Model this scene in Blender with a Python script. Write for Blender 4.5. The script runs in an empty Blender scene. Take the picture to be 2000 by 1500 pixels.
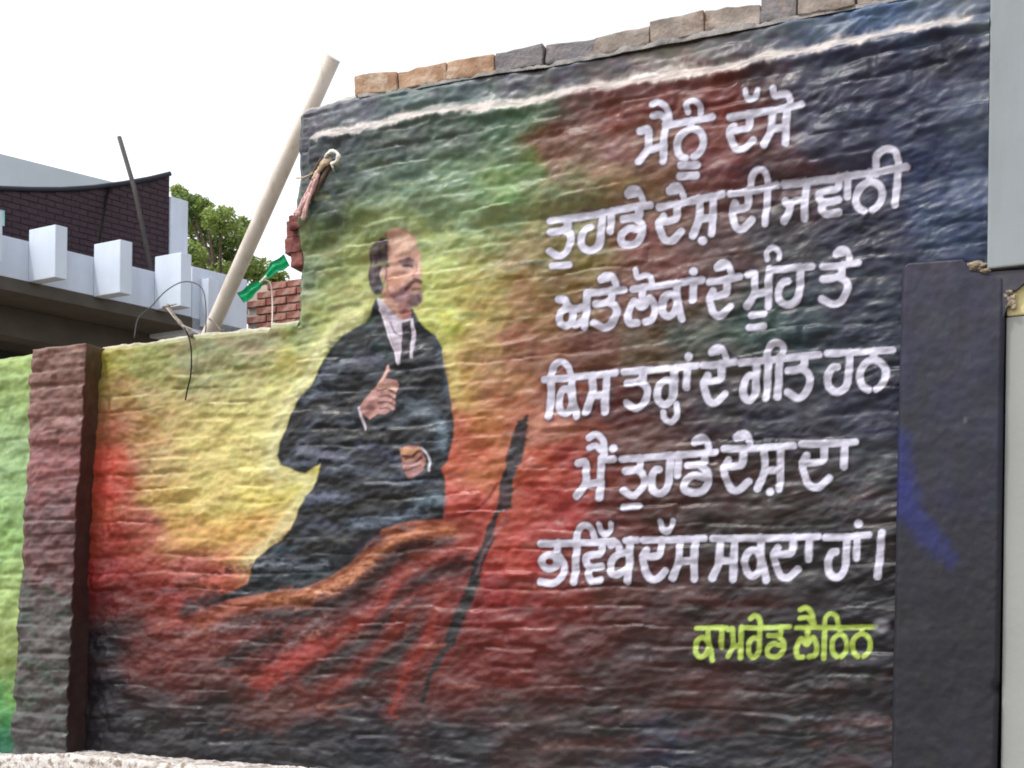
import bpy, bmesh, math, random
import numpy as np
from mathutils import Vector, Matrix

random.seed(7)
rng = np.random.RandomState(11)
scene = bpy.context.scene
C = scene.collection

# ------------------------------------------------------------------ camera
F, PPX, PPY, ROLL = 2400.0, 1000.0, 1226.0, 0.012      # focal length and level point in photo pixels
CAMZ = 1.6
cam = bpy.data.cameras.new('camera')
cam.sensor_width = 36.0
cam.lens = 36.0 * F / 2000.0
cam.shift_y = (PPY - 750.0) / 2000.0
cam.clip_end = 6000
co = bpy.data.objects.new('camera', cam)
C.objects.link(co)
cr, sr = math.cos(ROLL), math.sin(ROLL)
co.matrix_world = Matrix(((cr, -sr, 0, 0), (0, 0, -1, 0), (sr, cr, 0, CAMZ), (0, 0, 0, 1)))
scene.camera = co

# ------------------------------------------------------------------ sky and sun
RV = Vector((0.8944, -0.4472, 0))        # along the wall, to the right
NV = Vector((-0.4472, -0.8944, 0))       # out of the wall, to the viewer
W0 = Vector((0, 4.9, 0))
sund = (-0.50 * RV + 0.62 * NV + Vector((0, 0, 1.30))).normalized()
elev = math.asin(sund.z)
azim = math.atan2(sund.x, sund.y)
world = bpy.data.worlds.new('World')
scene.world = world
world.use_nodes = True
wn, wl = world.node_tree.nodes, world.node_tree.links
for n_ in list(wn):
    wn.remove(n_)
sky = wn.new('ShaderNodeTexSky')
sky.sky_type = 'NISHITA'
sky.sun_disc = False
sky.sun_elevation = elev
sky.sun_rotation = azim
sky.dust_density = 2.5
sky.air_density = 1.0
hs = wn.new('ShaderNodeHueSaturation')
hs.inputs['Saturation'].default_value = 0.18
hs.inputs['Value'].default_value = 2.5      # thin bright haze all over the sky
bg = wn.new('ShaderNodeBackground')
bg.inputs['Strength'].default_value = 0.15
wo = wn.new('ShaderNodeOutputWorld')
wl.new(sky.outputs[0], hs.inputs['Color'])
wl.new(hs.outputs[0], bg.inputs[0])
wl.new(bg.outputs[0], wo.inputs[0])
sl = bpy.data.lights.new('sun', 'SUN')
sl.energy = 2.3
sl.angle = math.radians(0.5)
sl.color = (1.0, 0.955, 0.88)
so = bpy.data.objects.new('sun', sl)
so.rotation_euler = (-sund).to_track_quat('-Z', 'Y').to_euler()
so.location = (0, 0, 12)
C.objects.link(so)
scene.view_settings.view_transform = 'Standard'
scene.view_settings.look = 'None'
scene.view_settings.gamma = 1.0
scene.view_settings.exposure = 0.0
scene.view_settings.use_curve_mapping = False
scene.cycles.filter_width = 1.9
EXPO_E = 1.60        # light a white wall sends back, used to turn paint seen into paint colour
SPEC = 0.032

# ------------------------------------------------------------------ coordinates
def ray(x, y):
    a, b = x - PPX, PPY - y
    return ((a * cr - b * sr) / F, 1.0, (b * cr + a * sr) / F)

def unw(x, y, d=0.0):
    """photo pixel -> (s, z) on the plane d metres in front of the wall face"""
    rx, ry, rz = ray(x, y)
    o = W0 + NV * d
    t = (o.x * NV.x + o.y * NV.y) / (rx * NV.x + ry * NV.y)
    p = Vector((rx * t, ry * t, CAMZ + rz * t))
    q = p - o
    return q.dot(RV), p.z

def wpt(s, z, d=0.0):
    return W0 + RV * s + NV * d + Vector((0, 0, z))

def at(x, y, Y):
    """point Y metres ahead seen at a photo pixel"""
    rx, ry, rz = ray(x, y)
    return Vector((rx * Y, Y, CAMZ + rz * Y))

def proj_np(X, Y, Z):
    a2, b2 = F * X / Y, F * (Z - CAMZ) / Y
    a = a2 * cr + b2 * sr
    b = -a2 * sr + b2 * cr
    return PPX + a, PPY - b

def wall_px(S, Z, D=0.0):
    X = W0.x + RV.x * S + NV.x * D
    Y = W0.y + RV.y * S + NV.y * D
    return proj_np(X, Y, Z)

# ------------------------------------------------------------------ noise
TAB = rng.rand(512, 512) * 2 * np.pi
GX, GY = np.cos(TAB), np.sin(TAB)
def perlin(x, y, seed=0):
    x = x + seed * 17.31 + 1000; y = y + seed * 9.77 + 1000
    xi, yi = np.floor(x).astype(np.int64), np.floor(y).astype(np.int64)
    fx, fy = x - xi, y - yi
    u = fx * fx * fx * (fx * (fx * 6 - 15) + 10); v = fy * fy * fy * (fy * (fy * 6 - 15) + 10)
    def g(i, j, dx, dy):
        a, b = (xi + i) & 511, (yi + j) & 511
        return GX[a, b] * dx + GY[a, b] * dy
    n00 = g(0, 0, fx, fy); n10 = g(1, 0, fx - 1, fy); n01 = g(0, 1, fx, fy - 1); n11 = g(1, 1, fx - 1, fy - 1)
    return ((n00 * (1 - u) + n10 * u) * (1 - v) + (n01 * (1 - u) + n11 * u) * v) * 1.5
def fbm(x, y, o=4, seed=0, gain=0.5):
    r, a = 0, 1.0
    for k in range(o):
        r = r + a * perlin(x, y, seed + k * 3); x = x * 2.03; y = y * 2.03; a *= gain
    return r
def ridged(x, y, o=3, seed=0):
    r, a = 0, 1.0
    for k in range(o):
        r = r + a * (1 - 2 * np.abs(perlin(x, y, seed + k * 5))); x = x * 2.1; y = y * 2.1; a *= 0.5
    return r
def sstep(a, b, x):
    t = np.clip((x - a) / (b - a), 0, 1)
    return t * t * (3 - 2 * t)
HT = rng.rand(4096)
def hsh(i, j):
    return HT[(i * 131 + j * 977) & 4095]

# ------------------------------------------------------------------ object helpers
def tag(o, label=None, cat=None, group=None, kind=None):
    if label: o['label'] = label
    if cat: o['category'] = cat
    if group: o['group'] = group
    if kind: o['kind'] = kind
    return o
def empty(name, loc=(0, 0, 0)):
    o = bpy.data.objects.new(name, None)
    o.location = loc
    o.empty_display_size = 0.1
    C.objects.link(o)
    return o
def link(name, me, mat, parent=None):
    o = bpy.data.objects.new(name, me)
    C.objects.link(o)
    if mat is not None and len(me.materials) == 0:
        me.materials.append(mat)
    if parent is not None:
        o.parent = parent
        o.location = -Vector(parent.location) if parent.parent is None else (0, 0, 0)
    return o
def me_from(verts, faces, smooth=False, name='mesh'):
    me = bpy.data.meshes.new(name)
    me.from_pydata([tuple(v) for v in verts], [], faces)
    me.update()
    if smooth:
        for p in me.polygons: p.use_smooth = True
    return me
def fin(bm, smooth=False, bevel=0.0, seg=2):
    if bevel > 0:
        bmesh.ops.bevel(bm, geom=bm.edges[:], offset=bevel, segments=seg, affect='EDGES', profile=0.6)
    bmesh.ops.recalc_face_normals(bm, faces=bm.faces[:])
    me = bpy.data.meshes.new('mesh')
    bm.to_mesh(me); bm.free()
    if smooth:
        for p in me.polygons: p.use_smooth = True
    return me
def prism(bm, foot, z0, z1, top=None):
    """foot: xy points anticlockwise; z1 may be a list of heights"""
    n = len(foot)
    zz0 = z0 if isinstance(z0, (list, tuple)) else [z0] * n
    zz1 = z1 if isinstance(z1, (list, tuple)) else [z1] * n
    a = [bm.verts.new((p[0], p[1], zz0[i])) for i, p in enumerate(foot)]
    tp = top or foot
    b = [bm.verts.new((p[0], p[1], zz1[i])) for i, p in enumerate(tp)]
    bm.faces.new(list(reversed(a))); bm.faces.new(b)
    for i in range(n):
        j = (i + 1) % n
        bm.faces.new((a[i], a[j], b[j], b[i]))
def wall_box(bm, s0, s1, z0, z1, d0, d1, jit=0.0):
    """box in wall coordinates"""
    vs = []
    for z in (z0, z1):
        for s, d in ((s0, d0), (s0, d1), (s1, d1), (s1, d0)):
            p = wpt(s + random.uniform(-jit, jit), z + random.uniform(-jit, jit), d + random.uniform(-jit, jit))
            vs.append(bm.verts.new(p))
    for f in ((0, 1, 2, 3), (7, 6, 5, 4), (0, 4, 5, 1), (1, 5, 6, 2), (2, 6, 7, 3), (3, 7, 4, 0)):
        bm.faces.new([vs[i] for i in f])
def smooth_path(pts, n=6):
    pts = [Vector(p) for p in pts]
    if len(pts) < 3: 
        return pts
    out = []
    P = [pts[0] * 2 - pts[1]] + pts + [pts[-1] * 2 - pts[-2]]
    for i in range(1, len(P) - 2):
        p0, p1, p2, p3 = P[i - 1], P[i], P[i + 1], P[i + 2]
        for k in range(n):
            t = k / n
            out.append(0.5 * ((2 * p1) + (p2 - p0) * t + (2 * p0 - 5 * p1 + 4 * p2 - p3) * t * t + (3 * p1 - p0 - 3 * p2 + p3) * t ** 3))
    out.append(pts[-1])
    return out
def tube(bm, pts, r, seg=8, r1=None, wob=0.0, flat=1.0):
    pts = [Vector(p) for p in pts]
    n = len(pts)
    rings = []
    up = Vector((0.3, -1, 0.2)).normalized()
    for i, p in enumerate(pts):
        t = (pts[min(i + 1, n - 1)] - pts[max(i - 1, 0)]).normalized()
        a = t.cross(up).normalized(); b = t.cross(a).normalized()
        rr = r if r1 is None else r + (r1 - r) * i / max(1, n - 1)
        rr = rr[i] if isinstance(rr, (list, tuple)) else rr
        rr *= 1 + random.uniform(-wob, wob)
        rings.append([bm.verts.new(p + (a * math.cos(2 * math.pi * k / seg) + b * flat * math.sin(2 * math.pi * k / seg)) * rr) for k in range(seg)])
    for i in range(n - 1):
        for k in range(seg):
            j = (k + 1) % seg
            bm.faces.new((rings[i][k], rings[i][j], rings[i + 1][j], rings[i + 1][k]))
    bm.faces.new(list(reversed(rings[0]))); bm.faces.new(rings[-1])

# ------------------------------------------------------------------ materials
def mat(name, col, rough=0.7, var=0.12, scale=8.0, bump=0.2, bscale=40.0, spec=0.4, col2=None, dirt=None, dirt_scale=3.0, dirt_lo=0.5, dirt_hi=0.7):
    m = bpy.data.materials.new(name)
    m.use_nodes = True
    N, L = m.node_tree.nodes, m.node_tree.links
    b = N['Principled BSDF']
    b.inputs['Roughness'].default_value = rough
    b.inputs['Specular IOR Level'].default_value = spec
    tc = N.new('ShaderNodeTexCoord')
    nz = N.new('ShaderNodeTexNoise'); nz.inputs['Scale'].default_value = scale; nz.inputs['Detail'].default_value = 8
    L.new(tc.outputs['Object'], nz.inputs['Vector'])
    rp = N.new('ShaderNodeValToRGB')
    c2 = col2 or tuple(min(1, c * (1 + var)) for c in col)
    c1 = col if col2 else tuple(c * (1 - var) for c in col)
    rp.color_ramp.elements[0].position = 0.35; rp.color_ramp.elements[1].position = 0.65
    rp.color_ramp.elements[0].color = (*c1, 1); rp.color_ramp.elements[1].color = (*c2, 1)
    L.new(nz.outputs[0], rp.inputs[0])
    out = rp.outputs[0]
    if dirt:
        n2 = N.new('ShaderNodeTexNoise'); n2.inputs['Scale'].default_value = dirt_scale; n2.inputs['Detail'].default_value = 10
        n2.inputs['Roughness'].default_value = 0.65
        mp = N.new('ShaderNodeMapping'); mp.inputs['Scale'].default_value = (1, 1, 0.18 if name in ('white_paint', 'gate_post_plaster', 'pale_pole', 'grey_column_plaster') else 1)
        L.new(tc.outputs['Object'], mp.inputs[0]); L.new(mp.outputs[0], n2.inputs['Vector'])
        mr = N.new('ShaderNodeMapRange'); mr.inputs['From Min'].default_value = dirt_lo; mr.inputs['From Max'].default_value = dirt_hi
        L.new(n2.outputs[0], mr.inputs[0])
        mx = N.new('ShaderNodeMix'); mx.data_type = 'RGBA'
        L.new(mr.outputs[0], mx.inputs[0]); L.new(out, mx.inputs[6]); mx.inputs[7].default_value = (*dirt, 1)
        out = mx.outputs[2]
    L.new(out, b.inputs['Base Color'])
    if bump > 0:
        n3 = N.new('ShaderNodeTexNoise'); n3.inputs['Scale'].default_value = bscale; n3.inputs['Detail'].default_value = 6
        L.new(tc.outputs['Object'], n3.inputs['Vector'])
        bp = N.new('ShaderNodeBump'); bp.inputs['Strength'].default_value = bump; bp.inputs['Distance'].default_value = 0.01
        L.new(n3.outputs[0], bp.inputs['Height']); L.new(bp.outputs[0], b.inputs['Normal'])
    return m

def paint_mat(name, rough=0.45, spec=0.30, bump=0.2):
    """enamel paint: the colour is what was painted, stored on the surface"""
    m = bpy.data.materials.new(name); m.use_nodes = True
    N, L = m.node_tree.nodes, m.node_tree.links
    b = N['Principled BSDF']
    at_ = N.new('ShaderNodeAttribute'); at_.attribute_name = 'paint'
    tc = N.new('ShaderNodeTexCoord')
    nz = N.new('ShaderNodeTexNoise'); nz.inputs['Scale'].default_value = 28; nz.inputs['Detail'].default_value = 8
    L.new(tc.outputs['Object'], nz.inputs['Vector'])
    mr = N.new('ShaderNodeMapRange'); mr.inputs['From Min'].default_value = 0.3; mr.inputs['From Max'].default_value = 0.7
    mr.inputs['To Min'].default_value = 0.86; mr.inputs['To Max'].default_value = 1.14
    L.new(nz.outputs[0], mr.inputs[0])
    mx = N.new('ShaderNodeVectorMath'); mx.operation = 'SCALE'
    L.new(at_.outputs['Color'], mx.inputs[0]); L.new(mr.outputs[0], mx.inputs['Scale'])
    L.new(mx.outputs[0], b.inputs['Base Color'])
    n2 = N.new('ShaderNodeTexNoise'); n2.inputs['Scale'].default_value = 9; n2.inputs['Detail'].default_value = 5
    L.new(tc.outputs['Object'], n2.inputs['Vector'])
    m2 = N.new('ShaderNodeMapRange'); m2.inputs['From Min'].default_value = 0.3; m2.inputs['From Max'].default_value = 0.7
    m2.inputs['To Min'].default_value = rough - 0.1; m2.inputs['To Max'].default_value = rough + 0.16
    L.new(n2.outputs[0], m2.inputs[0]); L.new(m2.outputs[0], b.inputs['Roughness'])
    b.inputs['Specular IOR Level'].default_value = spec
    n3 = N.new('ShaderNodeTexNoise'); n3.inputs['Scale'].default_value = 60; n3.inputs['Detail'].default_value = 7; n3.inputs['Roughness'].default_value = 0.6
    L.new(tc.outputs['Object'], n3.inputs['Vector'])
    bp = N.new('ShaderNodeBump'); bp.inputs['Strength'].default_value = bump; bp.inputs['Distance'].default_value = 0.006
    L.new(n3.outputs[0], bp.inputs['Height']); L.new(bp.outputs[0], b.inputs['Normal'])
    return m

def s2l(c):
    c = np.asarray(c, float) / 255.0
    return np.where(c <= 0.04045, c / 12.92, ((c + 0.055) / 1.055) ** 2.4)
def unlit(l):
    # paint colour from colour seen: take off the gloss, then the light
    return np.maximum(l - SPEC, 0.40 * l) / EXPO_E
def pigment(rgb255, E=None):
    l = s2l(rgb255)
    return np.clip((l - SPEC) / (E or EXPO_E), 0.006, 0.86)

M = {}
M['paint'] = paint_mat('enamel_paint')
M['paint_rough'] = paint_mat('weathered_paint', rough=0.55, spec=0.4)
M['raw_brick'] = mat('raw_brick', (0.22, 0.125, 0.075), 0.9, scale=14, bump=0.6, bscale=60, col2=(0.34, 0.22, 0.145), dirt=(0.45, 0.38, 0.30), dirt_scale=9)
M['grey_brick'] = mat('grey_painted_brick', (0.085, 0.08, 0.09), 0.7, scale=14, bump=0.6, bscale=60, col2=(0.16, 0.14, 0.145), dirt=(0.30, 0.22, 0.17), dirt_scale=8, dirt_lo=.55, dirt_hi=.75)
M['tan_brick'] = mat('dusty_brick', (0.17, 0.14, 0.12), 0.85, scale=12, bump=0.6, bscale=60, col2=(0.27, 0.23, 0.20), dirt=(0.13, 0.07, 0.05), dirt_scale=8, dirt_lo=.55, dirt_hi=.7)
M['red_brick'] = mat('red_brick', (0.17, 0.06, 0.045), 0.9, scale=16, bump=0.5, bscale=60, col2=(0.30, 0.12, 0.09), dirt=(.34, .26, .21), dirt_scale=9, dirt_lo=.52, dirt_hi=.66)
M['maroon_brick'] = mat('maroon_paint_brick', (0.085, 0.022, 0.022), 0.9, scale=16, bump=0.6, bscale=50, col2=(0.19, 0.065, 0.055))
M['mortar'] = mat('mortar', (0.42, 0.37, 0.32), 0.95, scale=20, bump=0.6, bscale=80)
M['dirty_mortar'] = mat('dirty_mortar', (0.10, 0.10, 0.10), 0.95, scale=16, bump=0.8, bscale=70, col2=(0.24, 0.22, 0.21))
M['ledge'] = mat('lime_ledge', (0.40, 0.37, 0.35), 0.95, scale=18, bump=0.9, bscale=90, col2=(0.58, 0.56, 0.54), dirt=(0.19, 0.145, 0.115), dirt_scale=30, dirt_lo=.47, dirt_hi=.60)
M['white'] = mat('white_paint', (0.50, 0.56, 0.66), 0.7, var=0.04, scale=4, bump=0.1, dirt=(0.42, 0.46, 0.54), dirt_scale=5, dirt_lo=.5, dirt_hi=.8)
M['soffit'] = mat('soffit', (0.070, 0.062, 0.052), 0.95, scale=6, bump=0.2)
M['maroon_tile'] = mat('maroon_tile', (0.024, 0.014, 0.022), 0.8, scale=30, bump=0.3, col2=(0.046, 0.022, 0.032))
M['maroon_bed'] = mat('maroon_bed', (0.018, 0.010, 0.016), 0.8)
M['navy'] = mat('navy_rim', (0.012, 0.014, 0.025), 0.6)
M['grey_wall'] = mat('grey_plaster', (0.44, 0.50, 0.55), 0.8, var=0.05, scale=2, bump=0.1)
M['pole'] = mat('pale_pole', (0.42, 0.37, 0.32), 0.5, var=0.1, scale=5, bump=0.1, col2=(0.54, 0.48, 0.43), dirt=(.30, .25, .20), dirt_scale=14, dirt_lo=.52, dirt_hi=.75)
M['ribbon'] = mat('green_ribbon', (0.0, 0.42, 0.17), 0.45, var=0.15, scale=20, bump=0.15)
M['cord'] = mat('pale_cord', (0.55, 0.52, 0.46), 0.8)
M['wire'] = mat('black_wire', (0.010, 0.009, 0.009), 0.95, spec=.05)
M['rust'] = mat('dull_rod', (0.060, 0.055, 0.055), 0.9, spec=.15)
M['twig'] = mat('twig', (0.075, 0.06, 0.045), 0.8, col2=(0.16, 0.13, 0.11), scale=30)
M['twig_pale'] = mat('twig_pale', (0.30, 0.26, 0.22), 0.8, scale=30)
M['rag_tan'] = mat('rag_tan', (0.36, 0.28, 0.20), 0.9, var=.3, scale=40, bump=.6)
M['rag_pink'] = mat('rag_pink', (0.48, 0.30, 0.29), 0.9, var=.25, scale=40, bump=.6)
M['rag_shade'] = mat('rag_shade', (0.10, 0.06, 0.045), 0.9, var=.3, scale=40, bump=.6)  # shade of the rag's fold, put into a dark cloth colour
M['rag_white'] = mat('rag_white', (0.62, 0.60, 0.54), 0.9, var=.2, scale=40, bump=.5)
M['column'] = mat('grey_column_plaster', (0.20, 0.225, 0.24), 0.7, var=0.03, scale=3, bump=0.08, bscale=25, dirt=(.165, .18, .19), dirt_scale=5, dirt_lo=.5, dirt_hi=.75)
M['post'] = mat('gate_post_plaster', (0.235, 0.245, 0.235), 0.8, var=0.03, scale=2.5, bump=0.12, dirt=(0.22, 0.20, 0.165), dirt_scale=2.2, dirt_lo=.5, dirt_hi=.8)
M['post_top'] = mat('yellow_plaster', (0.50, 0.44, 0.22), 0.8, var=0.1, scale=10, bump=0.2, dirt=(0.40, 0.38, 0.30), dirt_scale=10)
M['earth'] = mat('earth', (0.19, 0.155, 0.115), 0.95, var=0.25, scale=2.0, bump=0.5, bscale=12)
M['bark'] = mat('bark', (0.09, 0.065, 0.045), 0.9, var=.3, scale=10, bump=.6)

# ------------------------------------------------------------------ the painting: ground colours (photo position -> colour seen)
CP = """600,230,78,78,88;700,215,95,100,110;800,190,90,110,110;900,180,85,100,105;1000,160,85,85,95;1100,140,95,95,105;1200,125,100,95,100;1300,110,118,112,106;1400,100,105,105,105;1500,75,90,95,105;1600,40,75,95,120;1720,15,50,90,140;1800,20,80,100,125;1900,10,95,105,120
600,300,76,80,90;650,300,72,78,82;700,290,80,88,92;800,290,85,95,90;900,280,85,100,90;980,260,75,115,90;1040,240,70,120,80;1080,230,95,110,95;1040,300,90,120,50;1150,210,125,95,95;1250,190,125,85,85;1350,170,118,70,68;1420,170,118,65,60;1480,160,65,60,70;1600,150,60,65,85;1700,130,50,55,80;1850,110,45,50,75
1060,290,125,60,60;1100,260,120,55,50;1200,240,128,55,40;1300,215,124,50,30;1400,200,128,50,35;1450,200,115,45,30;1080,320,142,80,80;1150,290,125,95,80;1200,300,137,85,85;1300,280,122,85,60;1200,350,152,125,95;1100,370,138,145,110;1150,400,125,118,80;1350,250,128,75,70;1400,280,132,65,60;1400,330,132,80,85;1450,330,122,70,65;1500,340,80,65,70;1600,250,70,75,95;1700,250,62,66,90;1800,250,60,68,95;1900,250,80,90,115;1900,350,75,90,125;1800,330,60,70,105;1850,420,55,75,110
650,400,70,80,80;700,350,88,105,98;800,350,100,132,112;900,350,110,147,110;980,370,122,165,85;1040,330,110,155,75;1000,300,95,127,95;700,420,95,118,72;800,400,125,152,110;900,420,138,168,120;1000,430,130,152,100;650,470,100,116,75;700,500,152,162,95;850,480,168,184,110;950,470,152,168,110;1030,470,150,132,90;600,550,118,138,108;650,560,155,166,100;700,560,168,174,100;860,560,194,200,112;950,570,178,164,90;1020,560,152,116,75;600,640,130,146,95;650,640,172,182,95;700,620,190,200,112;870,640,196,202,92;950,650,178,152,95;1000,660,152,90,65;1050,620,155,112,75
230,700,168,162,80;280,700,145,152,80;300,720,152,152,90;400,700,152,152,110;500,680,152,147,115;560,700,174,168,80;620,700,194,200,125;240,760,162,132,80;300,780,178,162,105;400,760,162,158,110;450,730,132,137,85;500,750,168,164,110;560,770,205,200,122;230,840,172,92,58;280,850,172,128,70;350,830,190,168,105;450,830,200,185,105;520,830,212,202,122;212,900,205,62,38;250,920,190,68,42;300,900,188,162,115;400,900,212,196,120;500,900,218,208,130;216,960,198,54,36;262,990,178,78,50;310,980,192,168,90;400,980,212,192,110;500,960,212,196,95;580,950,212,198,70;220,1040,160,50,36;290,1030,186,90,78;350,1050,206,152,70;450,1050,212,170,80;530,1040,222,164,80;480,1100,210,120,70;430,1120,184,78,58;380,1110,172,82,78;300,1100,168,66,56;215,1110,152,42,35;225,1170,112,28,26;300,1150,142,48,42;280,1200,132,58,34;350,1180,147,56,52
900,750,194,154,80;950,720,182,142,100;1000,740,178,122,80;1050,700,142,90,70;900,850,190,92,58;950,830,190,116,50;1000,800,174,95,55;1050,820,192,124,100;900,920,196,84,50;950,930,194,110,60;920,980,190,68,56;1050,900,184,76,44;1050,960,174,56,42;1100,900,152,48,40;1100,1000,168,56,52;1000,1080,180,60,44;1040,1120,170,52,48;980,1150,152,38,36;1100,1170,138,60,55
1100,480,128,120,75;1100,560,122,98,62;1200,560,132,90,80;1150,520,130,115,70;1150,680,112,70,60;1250,680,100,85,70;1300,560,112,60,60;1250,470,130,75,70;1350,660,85,92,85;1400,480,92,70,70;1500,460,72,70,75;1500,640,58,88,82;1560,640,48,75,85;1600,560,65,75,85;1700,450,48,55,78;1650,600,58,65,82;1700,620,60,70,85;1200,800,98,45,45;1100,760,132,70,55;1300,790,75,60,65;1400,800,65,60,68;1500,820,58,60,75;1700,800,50,58,80;1250,860,106,80,75;1300,1000,86,62,55;1400,980,76,60,58;1500,980,70,62,60;1650,1000,70,65,68;1700,900,78,80,86;1200,1000,106,58,53;1150,1080,122,50,45;1400,1040,60,50,50;1600,1060,50,48,55;1700,1180,50,50,58;1200,1090,95,55,50
1050,1180,132,48,40;1200,1180,96,64,60;1300,1180,80,60,60;1150,1250,96,60,60;1250,1270,80,68,70;1100,1320,92,45,40;1000,1300,118,44,38;1200,1330,76,50,50;1300,1330,75,55,52;1400,1350,79,58,56;1500,1340,70,60,62;1600,1340,60,52,55;1700,1350,55,55,62;1400,1200,62,45,48;1500,1250,50,42,50;1700,1250,44,42,62;1000,1400,75,68,68;1100,1420,68,60,60;1200,1430,62,58,62;1300,1460,56,66,82;1400,1450,58,60,68;1550,1430,62,64,68;1700,1450,70,68,72;900,1450,55,56,66;700,1470,52,58,70;500,1470,52,55,65;400,1450,48,48,58;250,1430,40,42,52;210,1350,45,42,55;300,1400,60,52,58;400,1380,64,55,60;600,1430,50,52,62;700,1400,62,58,66;205,1250,40,40,55;280,1300,112,58,52;350,1320,108,60,56;450,1350,92,65,62;550,1380,92,65,60;600,1360,112,58,50;260,1220,78,48,46
500,1230,120,52,46;600,1230,108,52,48;700,1200,100,50,46;800,1150,105,52,48;900,1150,120,50,48;800,1300,100,52,48;700,1320,92,54,52;900,1300,118,48,42;500,1300,105,50,48"""
PTS = []
for row in CP.replace('\n', ';').split(';'):
    if row.strip(): PTS.append([float(v) for v in row.split(',')])
PTS = np.array(PTS)
PTS[:14, 2:5] *= 1.12
GXN, GYN = 170, 130
gx = np.linspace(150, 2050, GXN); gy = np.linspace(-120, 1560, GYN)
GGX, GGY = np.meshgrid(gx, gy)
d2 = (GGX[..., None] - PTS[:, 0]) ** 2 + ((GGY[..., None] - PTS[:, 1]) * 1.25) ** 2
w = 1.0 / (d2 + 28 ** 2) ** 1.9
w /= w.sum(-1, keepdims=True)
CG = w @ s2l(PTS[:, 2:5])
def field(x, y):
    u = np.clip((x - 150) / 1900 * (GXN - 1), 0, GXN - 1.001); v = np.clip((y + 120) / 1680 * (GYN - 1), 0, GYN - 1.001)
    i, j = u.astype(int), v.astype(int); fu, fv = (u - i)[:, None], (v - j)[:, None]
    return (CG[j, i] * (1 - fu) + CG[j, i + 1] * fu) * (1 - fv) + (CG[j + 1, i] * (1 - fu) + CG[j + 1, i + 1] * fu) * fv

def cr2(pts, n=7):
    return [(p.x, p.y) for p in smooth_path([(p[0], p[1], 0) for p in pts], n)]

class Canvas:
    def __init__(s, px, py):
        s.x, s.y = px, py
        # hand-held brush: edges wander a little
        s.wx = px + 0.8 * perlin(px / 22, py / 22, 3); s.wy = py + 0.8 * perlin(px / 22, py / 22, 4)
        u = px + 22 * fbm(px / 90, py / 60, 3, 5) ; v = py + 16 * fbm(px / 90, py / 60, 3, 8)
        s.c = field(u, v)
        n = fbm(px / 55, py / 16, 4, 12)
        n2 = fbm(px / 26, py / 12, 3, 15)
        s.c *= (1 + 0.11 * n + 0.07 * n2)[:, None]
        s.c *= 1 + 0.11 * np.stack([fbm(px / 40, py / 22, 3, 20), fbm(px / 48, py / 26, 3, 24), fbm(px / 44, py / 24, 3, 28)], 1)
    def box(s, x0, x1, y0, y1, pad):
        return np.nonzero((s.x > x0 - pad) & (s.x < x1 + pad) & (s.y > y0 - pad) & (s.y < y1 + pad))[0]
    def blend(s, i, m, col, keep=0.0):
        cl = s2l(col)
        m = m[:, None]
        s.c[i] = s.c[i] * (1 - m) + (cl * (1 - keep) + s.c[i] * keep) * m
    def stroke(s, pts, w, col, soft=2.2, w1=None, op=1.0, curve=True, rag=0.0):
        if curve and len(pts) > 2: pts = cr2(pts)
        P = np.array(pts, float)
        wm = max(w, w1 or w)
        i = s.box(P[:, 0].min(), P[:, 0].max(), P[:, 1].min(), P[:, 1].max(), wm + soft * 2 + 6)
        if len(i) == 0: return
        x, y = s.wx[i], s.wy[i]
        best = np.full(len(i), -1e9)
        n = len(P) - 1
        for k in range(max(1, n)):
            a, b = P[k], P[min(k + 1, len(P) - 1)]
            dx, dy = b - a
            L = dx * dx + dy * dy + 1e-9
            t = np.clip(((x - a[0]) * dx + (y - a[1]) * dy) / L, 0, 1)
            dd = np.hypot(x - a[0] - t * dx, y - a[1] - t * dy)
            hw = 0.5 * (w if w1 is None else w + (w1 - w) * (k + t) / max(1, n))
            best = np.maximum(best, hw - dd)
        if rag: best = best + rag * fbm(s.x[i] / 14, s.y[i] / 7, 3, 40)
        s.blend(i, sstep(-soft, soft, best) * op, col)
    def poly(s, pts, col, soft=2.0, op=1.0, curve=False, rag=0.0, keep=0.0):
        if curve: pts = cr2(list(pts) + [pts[0]], 5)[:-1]
        P = np.array(pts, float)
        i = s.box(P[:, 0].min(), P[:, 0].max(), P[:, 1].min(), P[:, 1].max(), soft * 2 + 4 + rag)
        if len(i) == 0: return
        x, y = s.wx[i], s.wy[i]
        ins = np.zeros(len(i), bool); dm = np.full(len(i), 1e9)
        for k in range(len(P)):
            a, b = P[k], P[(k + 1) % len(P)]
            dx, dy = b - a
            t = np.clip(((x - a[0]) * dx + (y - a[1]) * dy) / (dx * dx + dy * dy + 1e-9), 0, 1)
            dm = np.minimum(dm, np.hypot(x - a[0] - t * dx, y - a[1] - t * dy))
            if abs(dy) > 1e-9:
                c = ((a[1] > y) != (b[1] > y)) & (x < dx * (y - a[1]) / dy + a[0])
                ins ^= c
        sd = np.where(ins, dm, -dm)
        if rag: sd = sd + rag * fbm(s.x[i] / 18, s.y[i] / 9, 3, 44)
        s.blend(i, sstep(-soft, soft, sd) * op, col, keep)
        return
    def blob(s, x, y, rx, ry, col, op=1.0, soft=0.6):
        i = s.box(x - rx, x + rx, y - ry, y + ry, 3)
        if len(i) == 0: return
        r = np.hypot((s.wx[i] - x) / rx, (s.wy[i] - y) / ry)
        s.blend(i, sstep(1.0, 1.0 - soft, r) * op, col)

def ring(cx, cy, rx, ry, a0=0, a1=360, n=14):
    return [(cx + rx * math.cos(math.radians(a0 + (a1 - a0) * k / n)), cy + ry * math.sin(math.radians(a0 + (a1 - a0) * k / n))) for k in range(n + 1)]
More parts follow.
